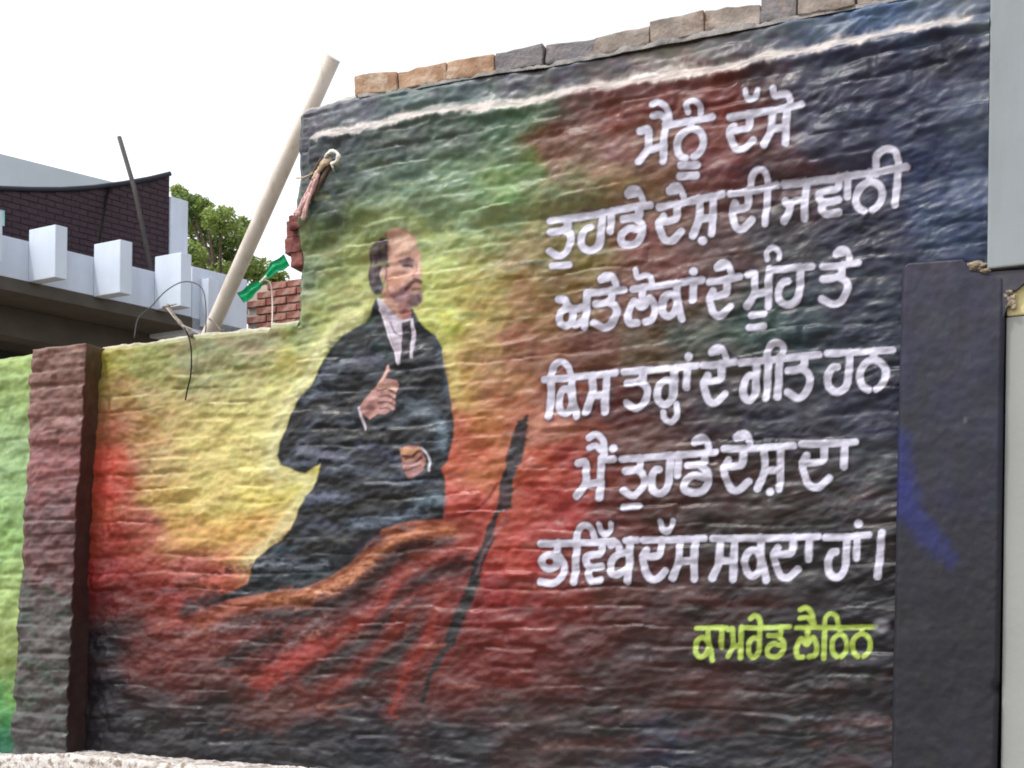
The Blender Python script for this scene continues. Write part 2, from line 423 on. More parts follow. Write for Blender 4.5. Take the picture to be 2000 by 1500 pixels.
# letters of the Gurmukhi script as brush strokes in a unit box (y down, headline at 0, foot at 1)
G = {
 'ma': [[(0, .06), (.26, .04), (.30, .3), (.30, .62), (.02, .97)], [(.30, .66), (.86, .60)], [(.86, -.04), (.84, 1.04)]],
 'sa': [[(.28, 0), (.28, .55), (.02, .97)], [(.28, .56), (.86, .56)], [(.88, 0), (.85, 1.02)], [(.12, .82), (.03, .98)]],
 'na': [[(.5, 0), (.5, .22)], ring(.5, .62, .47, .38, 108, 432, 18)],
 'da': [[(.76, 0), (.74, .36), (.5, .42), (.06, .42)], [(.18, .26), (.04, .44), (.12, .68), (.30, .94), (.60, 1.0), (.96, .80)]],
 'ta': [[(.74, 0), (.72, .26), (.45, .32), (.06, .32)], [(.6, .30), (.9, .44), (.98, .66), (.76, .93), (.45, 1.0), (.04, .84)]],
 'ha': [[(.92, 0), (.90, .60), (.78, .90), (.45, 1.0), (.12, .86), (.06, .60), (.22, .38), (.42, .36)]],
 'dda': [[(.80, 0), (.78, .24), (.5, .28), (.14, .28)], [(.6, .28), (.92, .48), (.97, .74), (.76, .96), (.42, 1.0), (.10, .90), (.10, .70), (.40, .56), (.80, .62)]],
 'ja': [[(.84, 0), (.82, 1.0)], [(.02, .46), (.14, .56), (.5, .50), (.82, .50)], [(.24, .54), (.20, .78), (.02, 1.02)]],
 'va': [[(.86, 0), (.82, .28), (.40, .32), (.08, .36), (.06, .50), (.30, .64), (.88, .62)], [(.30, .64), (.18, .80), (.40, .98), (.90, .96)]],
 'a': [[(.0, .10), (.22, .14), (.28, .40)], [(.34, .36), (.08, .52), (.06, .82), (.26, .96), (.46, .86), (.48, .60)], [(.46, .84), (.62, .97), (.92, .84)], [(.30, .40), (.6, .46), (.92, .40)], [(.95, .0), (.93, 1.08)]],
 'la': [[(.5, 0), (.5, .54)], [(.34, .98), (.08, .96), (.0, .66), (.20, .36), (.50, .56), (.80, .34), (1.0, .62), (.94, .92), (.66, .98)]],
 'ka': [[(.66, 0), (.70, .45), (.94, 1.06)], ring(.36, .62, .34, .32, 0, 360, 16)],
 'ra': [[(.88, 0), (.86, .5), (.80, .84), (.45, 1.0), (.08, .84), (.12, .48), (.45, .34), (.84, .40)]],
 'bha': [ring(.40, .46, .32, .17, 0, 360, 14), [(.74, 0), (.70, .26), (.96, .52), (.95, .82), (.60, 1.0), (.04, .95)]],
 'kha': [[(.02, .10), (.30, .06), (.42, .30), (.12, .50), (.10, .78), (.40, .88), (.84, .72)], [(.42, .34), (.84, .30)], [(.88, -.02), (.86, 1.06)]],
}
def word(cv, head, H, items, col, w=14.4, shadow=None, draw_head=True):
    (hx0, hy0), (hx1, hy1) = head
    sl_ = (hy1 - hy0) / (hx1 - hx0)
    hy = lambda x: hy0 + sl_ * (x - hx0)
    S = []
    if draw_head: S.append(([(hx0, hy0), ((hx0 + hx1) / 2, hy((hx0 + hx1) / 2) + 1), (hx1, hy1)], w * .95))
    for it in items:
        k = it[0]
        if k in G:
            x0, x1 = it[1] + w * .35, it[2] - w * .35
            hh = it[3] if len(it) > 3 else H
            hh -= w * .35
            for st in G[k]:
                S.append(([(x0 + (x1 - x0) * p[0] + (-.035 * H) * (p[1] - .3), hy(x0 + (x1 - x0) * p[0]) + hh * p[1]) for p in st], w))
        elif k == 'k':      # short upright
            S.append(([(it[1], hy(it[1])), (it[1] - 2, hy(it[1]) + H * .52)], w))
        elif k == 'v':      # full upright
            S.append(([(it[1] + 3, hy(it[1]) - 3), (it[1] - 3, hy(it[1]) + H - w * .4)], w))
        elif k == 'p':      # free path
            S.append((it[1], w * (it[2] if len(it) > 2 else .85)))
        elif k == 'e':
            x, y = it[1], hy(it[1])
            S.append(([(x - 27, y - 19), (x - 20, y - 28), (x - 7, y - 28), (x, y - 12), (x + 1, y)], w * .85))
            S.append(([(x - 26, y - 21), (x - 14, y - 23)], w * 1.05))
        elif k == 'dot':
            S.append(([(it[1], it[2]), (it[1] + .5, it[2])], w * 1.15))
        elif k == 'bar':
            S.append(([(it[1], it[3]), (it[2], it[3] - 2)], w * .95))
        elif k == 'u':      # small cup
            x, y = it[1], it[2]
            S.append(([(x - 11, y - 12), (x - 8, y + 3), (x, y + 9), (x + 9, y + 1), (x + 13, y - 13)], w * .72))
            S.append(([(x - 3, y + 6), (x + 4, y + 6)], w * .9))
        elif k == 'n':      # small arch
            x, y = it[1], it[2]
            S.append(([(x - 11, y + 12), (x - 12, y - 2), (x, y - 11), (x + 12, y - 2), (x + 12, y + 11)], w * .72))
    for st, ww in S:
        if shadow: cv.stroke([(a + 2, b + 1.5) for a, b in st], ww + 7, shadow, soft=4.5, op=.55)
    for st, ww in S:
        cv.stroke(st, ww, col, soft=1.6)

def lettering(cv):
    W = (212, 210, 230)
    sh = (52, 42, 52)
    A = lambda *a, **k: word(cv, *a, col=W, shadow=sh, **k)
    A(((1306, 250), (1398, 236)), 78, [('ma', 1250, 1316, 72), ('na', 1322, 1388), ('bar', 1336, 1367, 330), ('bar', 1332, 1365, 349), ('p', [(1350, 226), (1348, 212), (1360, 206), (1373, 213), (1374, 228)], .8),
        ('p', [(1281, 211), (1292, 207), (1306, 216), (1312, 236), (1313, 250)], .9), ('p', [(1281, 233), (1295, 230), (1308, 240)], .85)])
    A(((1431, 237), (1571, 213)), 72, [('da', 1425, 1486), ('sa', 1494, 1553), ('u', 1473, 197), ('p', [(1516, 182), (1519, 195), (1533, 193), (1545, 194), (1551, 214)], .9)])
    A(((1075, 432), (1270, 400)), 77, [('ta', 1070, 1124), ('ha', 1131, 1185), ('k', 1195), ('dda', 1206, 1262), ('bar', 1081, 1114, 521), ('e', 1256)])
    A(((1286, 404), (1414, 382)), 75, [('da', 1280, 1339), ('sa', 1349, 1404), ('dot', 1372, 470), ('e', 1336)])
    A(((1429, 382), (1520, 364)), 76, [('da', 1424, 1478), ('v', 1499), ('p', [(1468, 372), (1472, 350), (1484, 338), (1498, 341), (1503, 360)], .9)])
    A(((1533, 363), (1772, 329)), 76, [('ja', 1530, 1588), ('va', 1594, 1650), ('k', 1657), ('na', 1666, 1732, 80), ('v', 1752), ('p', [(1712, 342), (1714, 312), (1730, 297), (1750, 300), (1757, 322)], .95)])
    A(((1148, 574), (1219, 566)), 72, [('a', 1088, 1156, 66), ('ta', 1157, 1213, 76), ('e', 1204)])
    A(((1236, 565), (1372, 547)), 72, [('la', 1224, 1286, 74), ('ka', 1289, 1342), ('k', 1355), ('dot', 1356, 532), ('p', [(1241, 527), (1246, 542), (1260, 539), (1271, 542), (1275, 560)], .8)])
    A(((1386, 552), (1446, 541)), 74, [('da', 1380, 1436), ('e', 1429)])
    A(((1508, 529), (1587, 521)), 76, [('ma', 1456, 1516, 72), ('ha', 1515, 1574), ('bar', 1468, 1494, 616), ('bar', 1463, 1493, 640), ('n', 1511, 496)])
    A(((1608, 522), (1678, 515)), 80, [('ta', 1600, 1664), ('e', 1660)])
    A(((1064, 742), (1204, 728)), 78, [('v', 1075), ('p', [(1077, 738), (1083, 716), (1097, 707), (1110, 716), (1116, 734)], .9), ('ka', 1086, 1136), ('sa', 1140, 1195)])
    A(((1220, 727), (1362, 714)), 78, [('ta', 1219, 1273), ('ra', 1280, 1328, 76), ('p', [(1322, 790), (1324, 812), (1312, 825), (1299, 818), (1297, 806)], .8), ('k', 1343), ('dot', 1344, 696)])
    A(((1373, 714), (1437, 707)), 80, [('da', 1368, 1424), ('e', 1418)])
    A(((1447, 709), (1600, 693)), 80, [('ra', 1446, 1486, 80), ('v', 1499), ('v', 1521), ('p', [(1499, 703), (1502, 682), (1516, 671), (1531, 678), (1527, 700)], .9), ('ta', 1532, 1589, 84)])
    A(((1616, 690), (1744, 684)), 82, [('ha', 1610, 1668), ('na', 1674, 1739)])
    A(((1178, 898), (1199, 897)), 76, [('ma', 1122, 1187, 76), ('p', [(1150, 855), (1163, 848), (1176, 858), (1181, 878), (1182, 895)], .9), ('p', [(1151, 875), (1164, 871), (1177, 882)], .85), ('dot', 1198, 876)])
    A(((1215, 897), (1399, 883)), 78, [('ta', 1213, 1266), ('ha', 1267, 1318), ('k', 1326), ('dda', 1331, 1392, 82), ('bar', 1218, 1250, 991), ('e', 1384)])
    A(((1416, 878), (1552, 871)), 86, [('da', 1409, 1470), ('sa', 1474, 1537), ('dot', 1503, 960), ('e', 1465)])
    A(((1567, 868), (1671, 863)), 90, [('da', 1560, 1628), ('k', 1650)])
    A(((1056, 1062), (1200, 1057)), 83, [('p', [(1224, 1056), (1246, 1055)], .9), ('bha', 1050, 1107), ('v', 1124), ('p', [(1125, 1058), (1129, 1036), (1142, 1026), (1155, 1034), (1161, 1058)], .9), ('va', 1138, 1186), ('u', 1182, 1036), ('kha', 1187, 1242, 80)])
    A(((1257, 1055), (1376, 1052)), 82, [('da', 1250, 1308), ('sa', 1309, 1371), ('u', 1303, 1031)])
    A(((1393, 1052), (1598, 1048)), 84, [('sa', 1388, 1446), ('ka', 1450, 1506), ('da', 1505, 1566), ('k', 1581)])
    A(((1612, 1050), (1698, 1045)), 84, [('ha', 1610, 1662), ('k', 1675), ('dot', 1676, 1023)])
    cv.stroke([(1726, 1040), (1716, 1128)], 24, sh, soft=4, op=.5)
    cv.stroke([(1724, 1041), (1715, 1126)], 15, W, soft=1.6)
    Y = (178, 205, 66)
    B = lambda *a, **k: word(cv, *a, col=Y, w=10.0, shadow=(38, 40, 22), **k)
    B(((1450, 1226), (1543, 1224)), 62, [('p', [(1361, 1227), (1390, 1226), (1420, 1226)], .95), ('ka', 1356, 1400), ('p', [(1411, 1226), (1409, 1264)], 1), ('ma', 1420, 1456, 60), ('ra', 1458, 1491), ('p', [(1467, 1208), (1474, 1202), (1483, 1207), (1487, 1224)], 1), ('dda', 1494, 1537)])
    B(((1556, 1226), (1712, 1224)), 62, [('la', 1554, 1600), ('p', [(1563, 1191), (1575, 1187), (1586, 1200), (1590, 1225)], 1), ('p', [(1564, 1208), (1577, 1206), (1586, 1216)], 1), ('p', [(1611, 1223), (1609, 1286)], 1),
        ('p', [(1610, 1224), (1613, 1205), (1623, 1198), (1634, 1205), (1637, 1224)], .9), ('na', 1621, 1659), ('na', 1661, 1706)])

def figure(cv):
    cv.blob(450, 900, 210, 190, (220, 204, 128), .55, .95)
    cv.blob(500, 800, 150, 120, (212, 206, 132), .45, .95)
    cv.blob(470, 1050, 150, 70, (214, 158, 78), .5, .95)
    # pale glow brushed round the figure
    halo = [(705, 615), (640, 660), (600, 740), (560, 800), (535, 880), (545, 930), (610, 940), (575, 1000), (540, 1050), (490, 1095)]
    cv.stroke(halo, 60, (214, 208, 150), soft=30, op=.45)
    cv.stroke(halo, 20, (222, 220, 168), soft=10, op=.5)
    cv.stroke([(815, 600), (850, 635), (880, 690), (893, 770)], 22, (206, 200, 130), soft=12, op=.5)
    cv.stroke([(700, 560), (690, 480), (740, 430), (810, 430), (850, 500), (850, 590)], 30, (190, 200, 120), soft=16, op=.35)
    # red robes at the feet
    for pts, w, w1, col in [
        ([(880, 1055), (800, 1068), (740, 1115), (680, 1165), (600, 1195), (500, 1205), (430, 1230)], 26, 20, (58, 52, 56)),
        ([(930, 1050), (870, 1092), (790, 1122), (740, 1185), (690, 1222), (640, 1262), (560, 1300), (500, 1335)], 24, 18, (168, 60, 48)),
        ([(905, 1100), (830, 1130), (775, 1190), (725, 1240), (640, 1300), (600, 1330)], 26, 18, (56, 52, 54)),
        ([(870, 1140), (800, 1165), (760, 1230)], 12, 8, (150, 66, 60)),
        ([(870, 1165), (810, 1205), (745, 1262), (690, 1318), (640, 1345)], 18, 14, (152, 62, 52)),
        ([(845, 1200), (800, 1255), (730, 1310), (700, 1345)], 34, 20, (54, 50, 52)),
        ([(860, 1185), (832, 1250), (795, 1310), (762, 1395)], 28, 12, (160, 56, 42)),
        ([(610, 1262), (565, 1292), (515, 1332)], 30, 22, (178, 58, 52)),
        ([(540, 1240), (480, 1272), (440, 1295)], 24, 20, (54, 48, 52)),
        ([(430, 1240), (380, 1270), (330, 1290)], 18, 14, (120, 50, 46)),
        ([(500, 1212), (430, 1222), (350, 1240)], 12, 8, (148, 120, 124)),
        ([(640, 1208), (600, 1230), (560, 1262)], 10, 6, (140, 120, 124)),
        ([(900, 1025), (800, 1032), (742, 1062), (692, 1110), (622, 1150), (540, 1168), (450, 1186), (392, 1222)], 28, 18, (164, 78, 50)),
        ([(880, 1034), (800, 1044), (750, 1072), (700, 1118), (630, 1156)], 9, 6, (212, 122, 62)),
        ([(720, 1095), (660, 1140), (590, 1162), (520, 1172)], 8, 5, (224, 140, 88)),
        ([(500, 1108), (420, 1118), (350, 1146), (300, 1160)], 6, 3, (78, 36, 36)),
        ([(420, 1168), (385, 1180), (366, 1196)], 26, 20, (48, 44, 50)),
    ]:
        cc_ = tuple(int(v * .86 + 12) for v in col)
        cv.stroke(pts, w * 1.5, cc_, soft=12, w1=w1 * 1.5, op=.68, rag=12)
        cv.stroke(pts, w * .5, col, soft=5, w1=w1 * .5, op=.45, rag=7)
    # dark staff with wrapped cloth
    cv.stroke([(970, 944), (944, 984), (908, 1004), (872, 1008)], 6, (138, 32, 34), soft=3)
    cv.stroke([(872, 1008), (930, 1030), (980, 960)], 8, (150, 50, 50), soft=5, op=.5)
    cv.poly([(1031, 810), (1012, 822), (1000, 850), (992, 875), (988, 910), (976, 938), (970, 994), (952, 1030), (938, 1080), (922, 1150), (955, 1075), (975, 1002), (998, 992), (1000, 938), (1018, 900), (1027, 855)], (66, 54, 60), soft=3, rag=3)
    cv.blob(1010, 868, 14, 22, (42, 38, 48), .9)
    cv.blob(1000, 925, 14, 14, (92, 96, 104), .8)
    cv.blob(985, 970, 12, 24, (92, 64, 70), .7)
    cv.stroke([(960, 1050), (932, 1100), (921, 1150), (898, 1205), (880, 1252)], 17, (48, 42, 48), w1=24, soft=4, rag=3)
    cv.stroke([(880, 1252), (845, 1310), (824, 1370)], 14, (52, 46, 48), w1=8, soft=4, rag=3)
    cv.stroke([(905, 1260), (862, 1330), (840, 1400)], 9, (112, 88, 80), w1=5, soft=6, op=.45)
    cv.stroke([(990, 1010), (950, 1070), (930, 1120)], 6, (140, 110, 112), soft=4, op=.5)
    # coat
    coat = [(735, 583), (727, 608), (712, 630), (690, 640), (668, 655), (650, 680), (634, 703), (620, 730), (608, 755), (590, 775), (578, 792), (566, 822), (548, 865), (544, 890), (549, 908), (570, 916), (584, 923), (597, 924), (612, 917), (628, 905), (620, 940), (612, 955), (598, 974), (584, 1000), (570, 1034), (553, 1055), (528, 1070), (506, 1090), (494, 1112), (486, 1140), (440, 1162), (400, 1182), (450, 1170), (520, 1158), (590, 1150), (640, 1128), (686, 1098), (722, 1060), (750, 1034), (800, 1018), (866, 1014), (868, 1000), (871, 970), (868, 940), (861, 915), (873, 900), (878, 880), (884, 860), (887, 830), (883, 800), (877, 770), (873, 740), (866, 710), (862, 680), (850, 655), (830, 640), (818, 625), (806, 604), (800, 598), (770, 620)]
    cv.poly(coat, (44, 54, 68), soft=2.8)
    for k in range(110):
        x, y = random.uniform(560, 870), random.uniform(650, 1120)
        l = random.uniform(15, 60)
        if (x < 620 and y < 760) or (x + l > 850 and y > 860) or x + l > 872 or (x < 640 and 900 < y < 1000): continue
        cv.stroke([(x, y), (x + l / 2, y + random.uniform(-6, 6)), (x + l, y + random.uniform(-8, 4))], random.uniform(3, 9), random.choice([(78, 84, 98), (30, 34, 44), (62, 80, 84), (92, 98, 112), (26, 28, 38), (56, 54, 66)]), soft=4, op=random.uniform(.15, .5), rag=4)
    for pts, w, col, op in [
        ([(700, 650), (680, 690), (650, 740)], 12, (62, 78, 78), .5), ([(720, 640), (735, 670), (760, 700)], 14, (58, 76, 76), .5),
        ([(740, 700), (700, 705), (660, 715), (640, 735)], 10, (92, 94, 108), .6), ([(655, 715), (630, 735), (612, 770)], 8, (84, 92, 104), .6),
        ([(650, 770), (620, 772), (600, 785)], 9, (94, 100, 114), .6), ([(600, 830), (640, 818), (690, 826)], 6, (72, 78, 90), .6),
        ([(660, 770), (600, 800), (570, 850), (556, 895)], 8, (26, 30, 40), .7), ([(700, 735), (680, 790), (640, 820)], 12, (24, 28, 38), .6),
        ([(745, 742), (810, 745), (860, 730)], 8, (26, 28, 38), .8), ([(790, 640), (800, 700)], 3, (20, 20, 30), .5),
        ([(585, 880), (620, 888), (650, 892), (680, 900)], 12, (98, 100, 116), .65), ([(560, 900), (590, 905), (620, 898)], 6, (80, 84, 96), .6),
        ([(800, 790), (830, 800), (845, 820)], 20, (82, 92, 102), .55), ([(770, 830), (800, 810), (830, 806)], 8, (74, 82, 92), .5),
        ([(862, 830), (866, 850), (860, 870)], 12, (92, 112, 128), .7), ([(850, 660), (866, 720), (876, 780)], 6, (64, 80, 92), .5),
        ([(640, 840), (700, 850), (780, 852)], 12, (24, 26, 36), .7), ([(700, 870), (740, 880), (780, 900), (790, 925)], 8, (80, 82, 98), .6),
        ([(640, 920), (690, 915), (740, 925), (790, 945), (850, 940)], 6, (78, 84, 96), .6), ([(650, 945), (700, 950), (760, 965), (860, 960)], 8, (26, 30, 40), .6),
        ([(610, 975), (650, 972), (680, 980)], 12, (88, 94, 112), .65), ([(590, 1005), (640, 995), (700, 1000)], 8, (30, 32, 42), .7),
        ([(640, 1000), (720, 985), (800, 975)], 16, (24, 26, 34), .6), ([(690, 1025), (740, 1020), (790, 1008), (815, 998)], 9, (90, 102, 118), .6),
        ([(820, 985), (850, 970), (864, 980)], 14, (82, 104, 116), .6), ([(600, 1035), (630, 1020), (660, 1040)], 8, (70, 72, 84), .5),
        ([(560, 1060), (600, 1075), (650, 1060), (700, 1050)], 12, (22, 26, 34), .7), ([(540, 1075), (580, 1070)], 10, (66, 88, 98), .5),
        ([(505, 1105), (550, 1100), (600, 1110), (640, 1100)], 5, (120, 126, 136), .6), ([(500, 1125), (560, 1130), (620, 1120)], 8, (50, 70, 74), .6),
        ([(700, 1070), (740, 1050)], 14, (56, 44, 60), .6), ([(655, 680), (690, 660), (720, 660)], 14, (32, 44, 46), .6),
    ]:
        cv.stroke(pts, w * 1.7, tuple(min(255, int(v * 1.12)) if sum(col) > 150 else v for v in col), soft=8, op=min(1, op * 1.2), rag=7)
        cv.stroke(pts, w * .6, tuple(min(255, int(v * 1.25)) if sum(col) > 150 else v for v in col), soft=4, op=op * .5, rag=5)
    # collar, shirt, tie
    cv.poly([(737, 580), (742, 606), (752, 634), (766, 664), (774, 696), (778, 712), (783, 712), (786, 660), (801, 652), (800, 698), (806, 700), (810, 662), (810, 640), (806, 622), (780, 622), (764, 606), (748, 588)], (200, 188, 204), soft=1.8)
    cv.poly([(783, 630), (802, 626), (803, 655), (800, 702), (786, 702), (784, 662)], (52, 46, 60), soft=1.8)
    cv.stroke([(742, 606), (756, 646), (772, 690), (778, 712)], 3.5, (222, 214, 226), soft=1.5)
    cv.stroke([(760, 628), (772, 650), (782, 656)], 3, (120, 110, 130), soft=1.5)
    cv.stroke([(806, 626), (809, 650), (803, 662), (803, 696)], 3.5, (216, 208, 222), soft=1.5)
    # neck and head (a plain painted portrait)
    cv.poly([(744, 560), (768, 578), (800, 590), (802, 620), (780, 624), (764, 608), (748, 586)], (190, 142, 122), soft=2)
    cv.poly([(778, 590), (801, 594), (802, 618), (786, 624), (776, 608)], (162, 84, 78), soft=4, op=.8)
    cv.poly([(758, 478), (762, 458), (780, 450), (800, 455), (811, 468), (815, 484), (821, 496), (820, 508), (823, 520), (827, 536), (825, 544), (819, 548), (824, 556), (822, 563), (826, 576), (826, 588), (812, 597), (798, 597), (780, 591), (765, 581), (756, 570), (752, 548), (744, 540), (756, 520), (757, 498)], (206, 158, 138), soft=2)
    cv.blob(788, 476, 34, 34, (236, 194, 172), .95, .7)
    cv.blob(772, 548, 22, 30, (206, 140, 110), .8, .9)
    cv.blob(800, 535, 16, 18, (214, 168, 148), .6, .9)
    cv.blob(790, 576, 38, 24, (160, 118, 128), .95, .9)
    cv.stroke([(758, 480), (757, 510), (752, 540)], 9, (150, 112, 104), soft=6, op=.5)

    cv.blob(818, 530, 8, 14, (222, 184, 170), .7)
    cv.stroke([(752, 468), (762, 456), (780, 449), (800, 453), (812, 470)], 3, (184, 136, 116), soft=2.5, op=.6)
    cv.poly([(762, 468), (748, 466), (736, 474), (725, 487), (720, 507), (717, 530), (719, 550), (725, 566), (735, 576), (745, 576), (751, 562), (744, 548), (740, 532), (750, 524), (759, 520), (757, 500), (761, 480)], (84, 70, 76), soft=2)
    cv.stroke([(728, 500), (726, 530), (731, 560)], 6, (118, 102, 108), soft=3, op=.6)
    cv.stroke([(745, 485), (742, 510), (738, 540)], 4, (58, 46, 54), soft=2, op=.6)
    cv.blob(735, 562, 13, 14, (40, 34, 46), .9)
    cv.blob(747, 534, 8, 17, (196, 164, 152), 1); cv.stroke([(750, 520), (755, 530), (752, 548)], 3, (150, 92, 84), soft=1.5)
    cv.stroke([(757, 546), (757, 566), (768, 582)], 5, (158, 84, 72), soft=3, op=.7)
    cv.blob(795, 514, 19, 13, (128, 92, 100), .9); cv.stroke([(782, 509), (795, 504), (806, 508)], 5, (112, 80, 84), soft=3, op=.7)
    cv.stroke([(788, 519), (798, 518), (804, 521)], 3, (58, 40, 50), soft=1.5)
    cv.stroke([(812, 512), (815, 528), (810, 540)], 4, (166, 118, 108), soft=2.5, op=.8)
    cv.stroke([(812, 546), (820, 548)], 4, (110, 70, 70), soft=2)
    cv.stroke([(794, 566), (804, 557), (815, 550), (824, 552)], 6, (104, 74, 78), w1=8, soft=3.2)
    cv.stroke([(806, 566), (822, 564)], 3, (140, 76, 74), soft=1.5)
    cv.stroke([(770, 580), (790, 592), (812, 592)], 9, (124, 92, 102), soft=5, op=.7)
    cv.poly([(806, 576), (826, 570), (828, 588), (818, 599), (798, 599), (798, 589)], (104, 82, 88), soft=5, op=.85)
    cv.stroke([(818, 578), (822, 590)], 6, (64, 50, 58), soft=3, op=.7)
    # hands and cuffs
    cv.poly([(757, 712), (762, 722), (754, 738), (776, 744), (779, 752), (772, 774), (768, 798), (752, 810), (738, 808), (722, 820), (707, 806), (703, 794), (712, 780), (724, 762), (741, 747), (750, 730)], (186, 134, 126), soft=2)
    cv.stroke([(757, 716), (752, 734), (740, 752)], 6, (216, 168, 156), soft=2)
    cv.blob(757, 756, 20, 12, (222, 182, 164), .85)
    for k in range(3): cv.stroke([(752 + k * 5, 766 + k * 9), (762 + k * 2, 764 + k * 9), (768, 770 + k * 8)], 3, (122, 74, 78), soft=1.6)
    cv.blob(724, 796, 14, 8, (112, 68, 76), .7)
    for k in range(4):
        cv.stroke([(736 + k * 2, 762 + k * 12), (756, 760 + k * 12), (772 - k * 2, 768 + k * 12)], 4, (104, 62, 68), soft=2, op=.9)
        cv.stroke([(738 + k * 2, 756 + k * 12), (756, 754 + k * 12), (773 - k * 2, 762 + k * 12)], 6.5, (228 - k * 14, 182 - k * 14, 166 - k * 11), soft=1.8, op=.9)
    cv.stroke([(716, 800), (730, 782), (744, 768)], 8, (150, 100, 100), soft=5, op=.6)
    cv.stroke([(702, 796), (706, 812), (713, 838)], 4.5, (212, 198, 208), soft=1.8)
    cv.poly([(781, 876), (800, 870), (822, 873), (832, 896), (829, 918), (814, 932), (800, 934), (790, 918), (784, 898)], (168, 112, 98), soft=2.5)
    cv.blob(796, 880, 16, 9, (216, 164, 118), .85); cv.blob(812, 922, 14, 10, (176, 130, 140), .8)
    for k in range(3):
        cv.stroke([(786 + k * 3, 891 + k * 14), (804, 891 + k * 13), (822, 883 + k * 13)], 5, (104, 58, 56), soft=2, op=.9)
        cv.stroke([(786 + k * 3, 884 + k * 14), (804, 884 + k * 13), (820, 876 + k * 13)], 7, (218 - k * 16, 162 - k * 12, 124 + k * 6), soft=1.8, op=.9)
    cv.stroke([(792, 896), (806, 892), (818, 882)], 3.5, (110, 62, 56), soft=1.8); cv.stroke([(796, 908), (810, 904), (824, 892)], 3.5, (110, 62, 60), soft=1.8)
    cv.stroke([(825, 876), (836, 888), (840, 904), (840, 920)], 4.5, (206, 202, 216), soft=1.8)

LEDGE = [(618, 272), (700, 256), (760, 246), (820, 226), (900, 216), (960, 214), (1040, 202), (1100, 184), (1160, 170), (1200, 171), (1260, 156), (1340, 146), (1420, 139), (1460, 130), (1500, 112), (1560, 104), (1640, 89), (1720, 72), (1800, 58), (1900, 44), (2000, 30)]
TOPL = [(575, 216), (600, 212), (640, 200), (690, 184), (780, 172), (900, 148), (960, 137), (1100, 118), (1200, 98), (1300, 78), (1400, 60), (1500, 40), (1600, 20), (1700, 2), (1930, -45), (2000, -60)]
LOWT = [(0, 700), (60, 690), (215, 674), (300, 664), (380, 650), (440, 644), (520, 636), (524, 628), (570, 625), (600, 624)]
def line_sz(L, d=0.0):
    a = np.array([unw(x, y, d) for x, y in L])
    return a[:, 0], a[:, 1]
LS, LZ = line_sz(LEDGE); TS, TZ = line_sz(TOPL); BS, BZ = line_sz(LOWT)
Z0 = unw(370, 1482)[1]

# ------------------------------------------------------------------ relief of brickwork under thick paint
def brick_relief(S, Z, amp=1.0, seed=0, ch=0.0765, bl=0.236):
    wz = Z + 0.016 * fbm(S * 1.6, Z * 1.6, 2, 50 + seed) + 0.006 * fbm(S * 5, Z * 4, 2, 53 + seed)
    v = wz / ch
    j = np.floor(v).astype(np.int64); fv = v - j
    ws = S + 0.012 * perlin(S * 5, Z * 9, 57 + seed)
    u = ws / bl + 0.5 * (j & 1) + 0.16 * hsh(j, 7 + seed)
    i = np.floor(u).astype(np.int64); fu = u - i
    fv = fv + (hsh(i + 3, j + 11) - 0.5) * 0.26 + (hsh(i + 21, j + 2) - 0.5) * 0.30 * (fu - 0.5)
    off = (hsh(i, j + seed) - 0.5) * 0.013
    tilt = (hsh(i + 5, j + 3) - 0.5) * 0.010 * (fv - 0.5) + (hsh(i + 9, j + 1) - 0.5) * 0.008 * (fu - 0.5)
    jh = np.minimum(sstep(-0.03, 0.30, fv), sstep(1.03, 0.80, fv))
    jv = np.minimum(sstep(0.0, 0.10, fu), sstep(1.0, 0.90, fu))
    joint = np.minimum(jh, 0.35 + 0.65 * jv)
    smear = sstep(-0.5, 0.5, fbm(S * 2.6, Z * 4.5, 3, 60 + seed))          # where the coat buries the joints
    h = (off + tilt) * jh * (.25 + .75 * jv) * (.45 + .55 * smear) + 0.0062 * joint * (0.14 + 0.86 * smear)
    zs = Z - 0.10 * S
    h += 0.0105 * fbm(S * 6.0, zs * 9.5, 3, 64 + seed, 0.52) + (0.0012 + 0.0014 * sstep(0.2, 1.6, S)) * ridged(S * 9 + 1.5 * perlin(S * 5, Z * 5, 70), (zs - 0.15 * S * sstep(0, 1.5, S)) * 22, 4, 66 + seed) * sstep(-.5, .4, fbm(S * 3, Z * 4, 2, 68 + seed))
    h += 0.0009 * fbm(S * 30, Z * 44, 2, 72 + seed) + 0.010 * fbm(S * 1.2, Z * 1.2, 2, 74 + seed)
    return h * amp

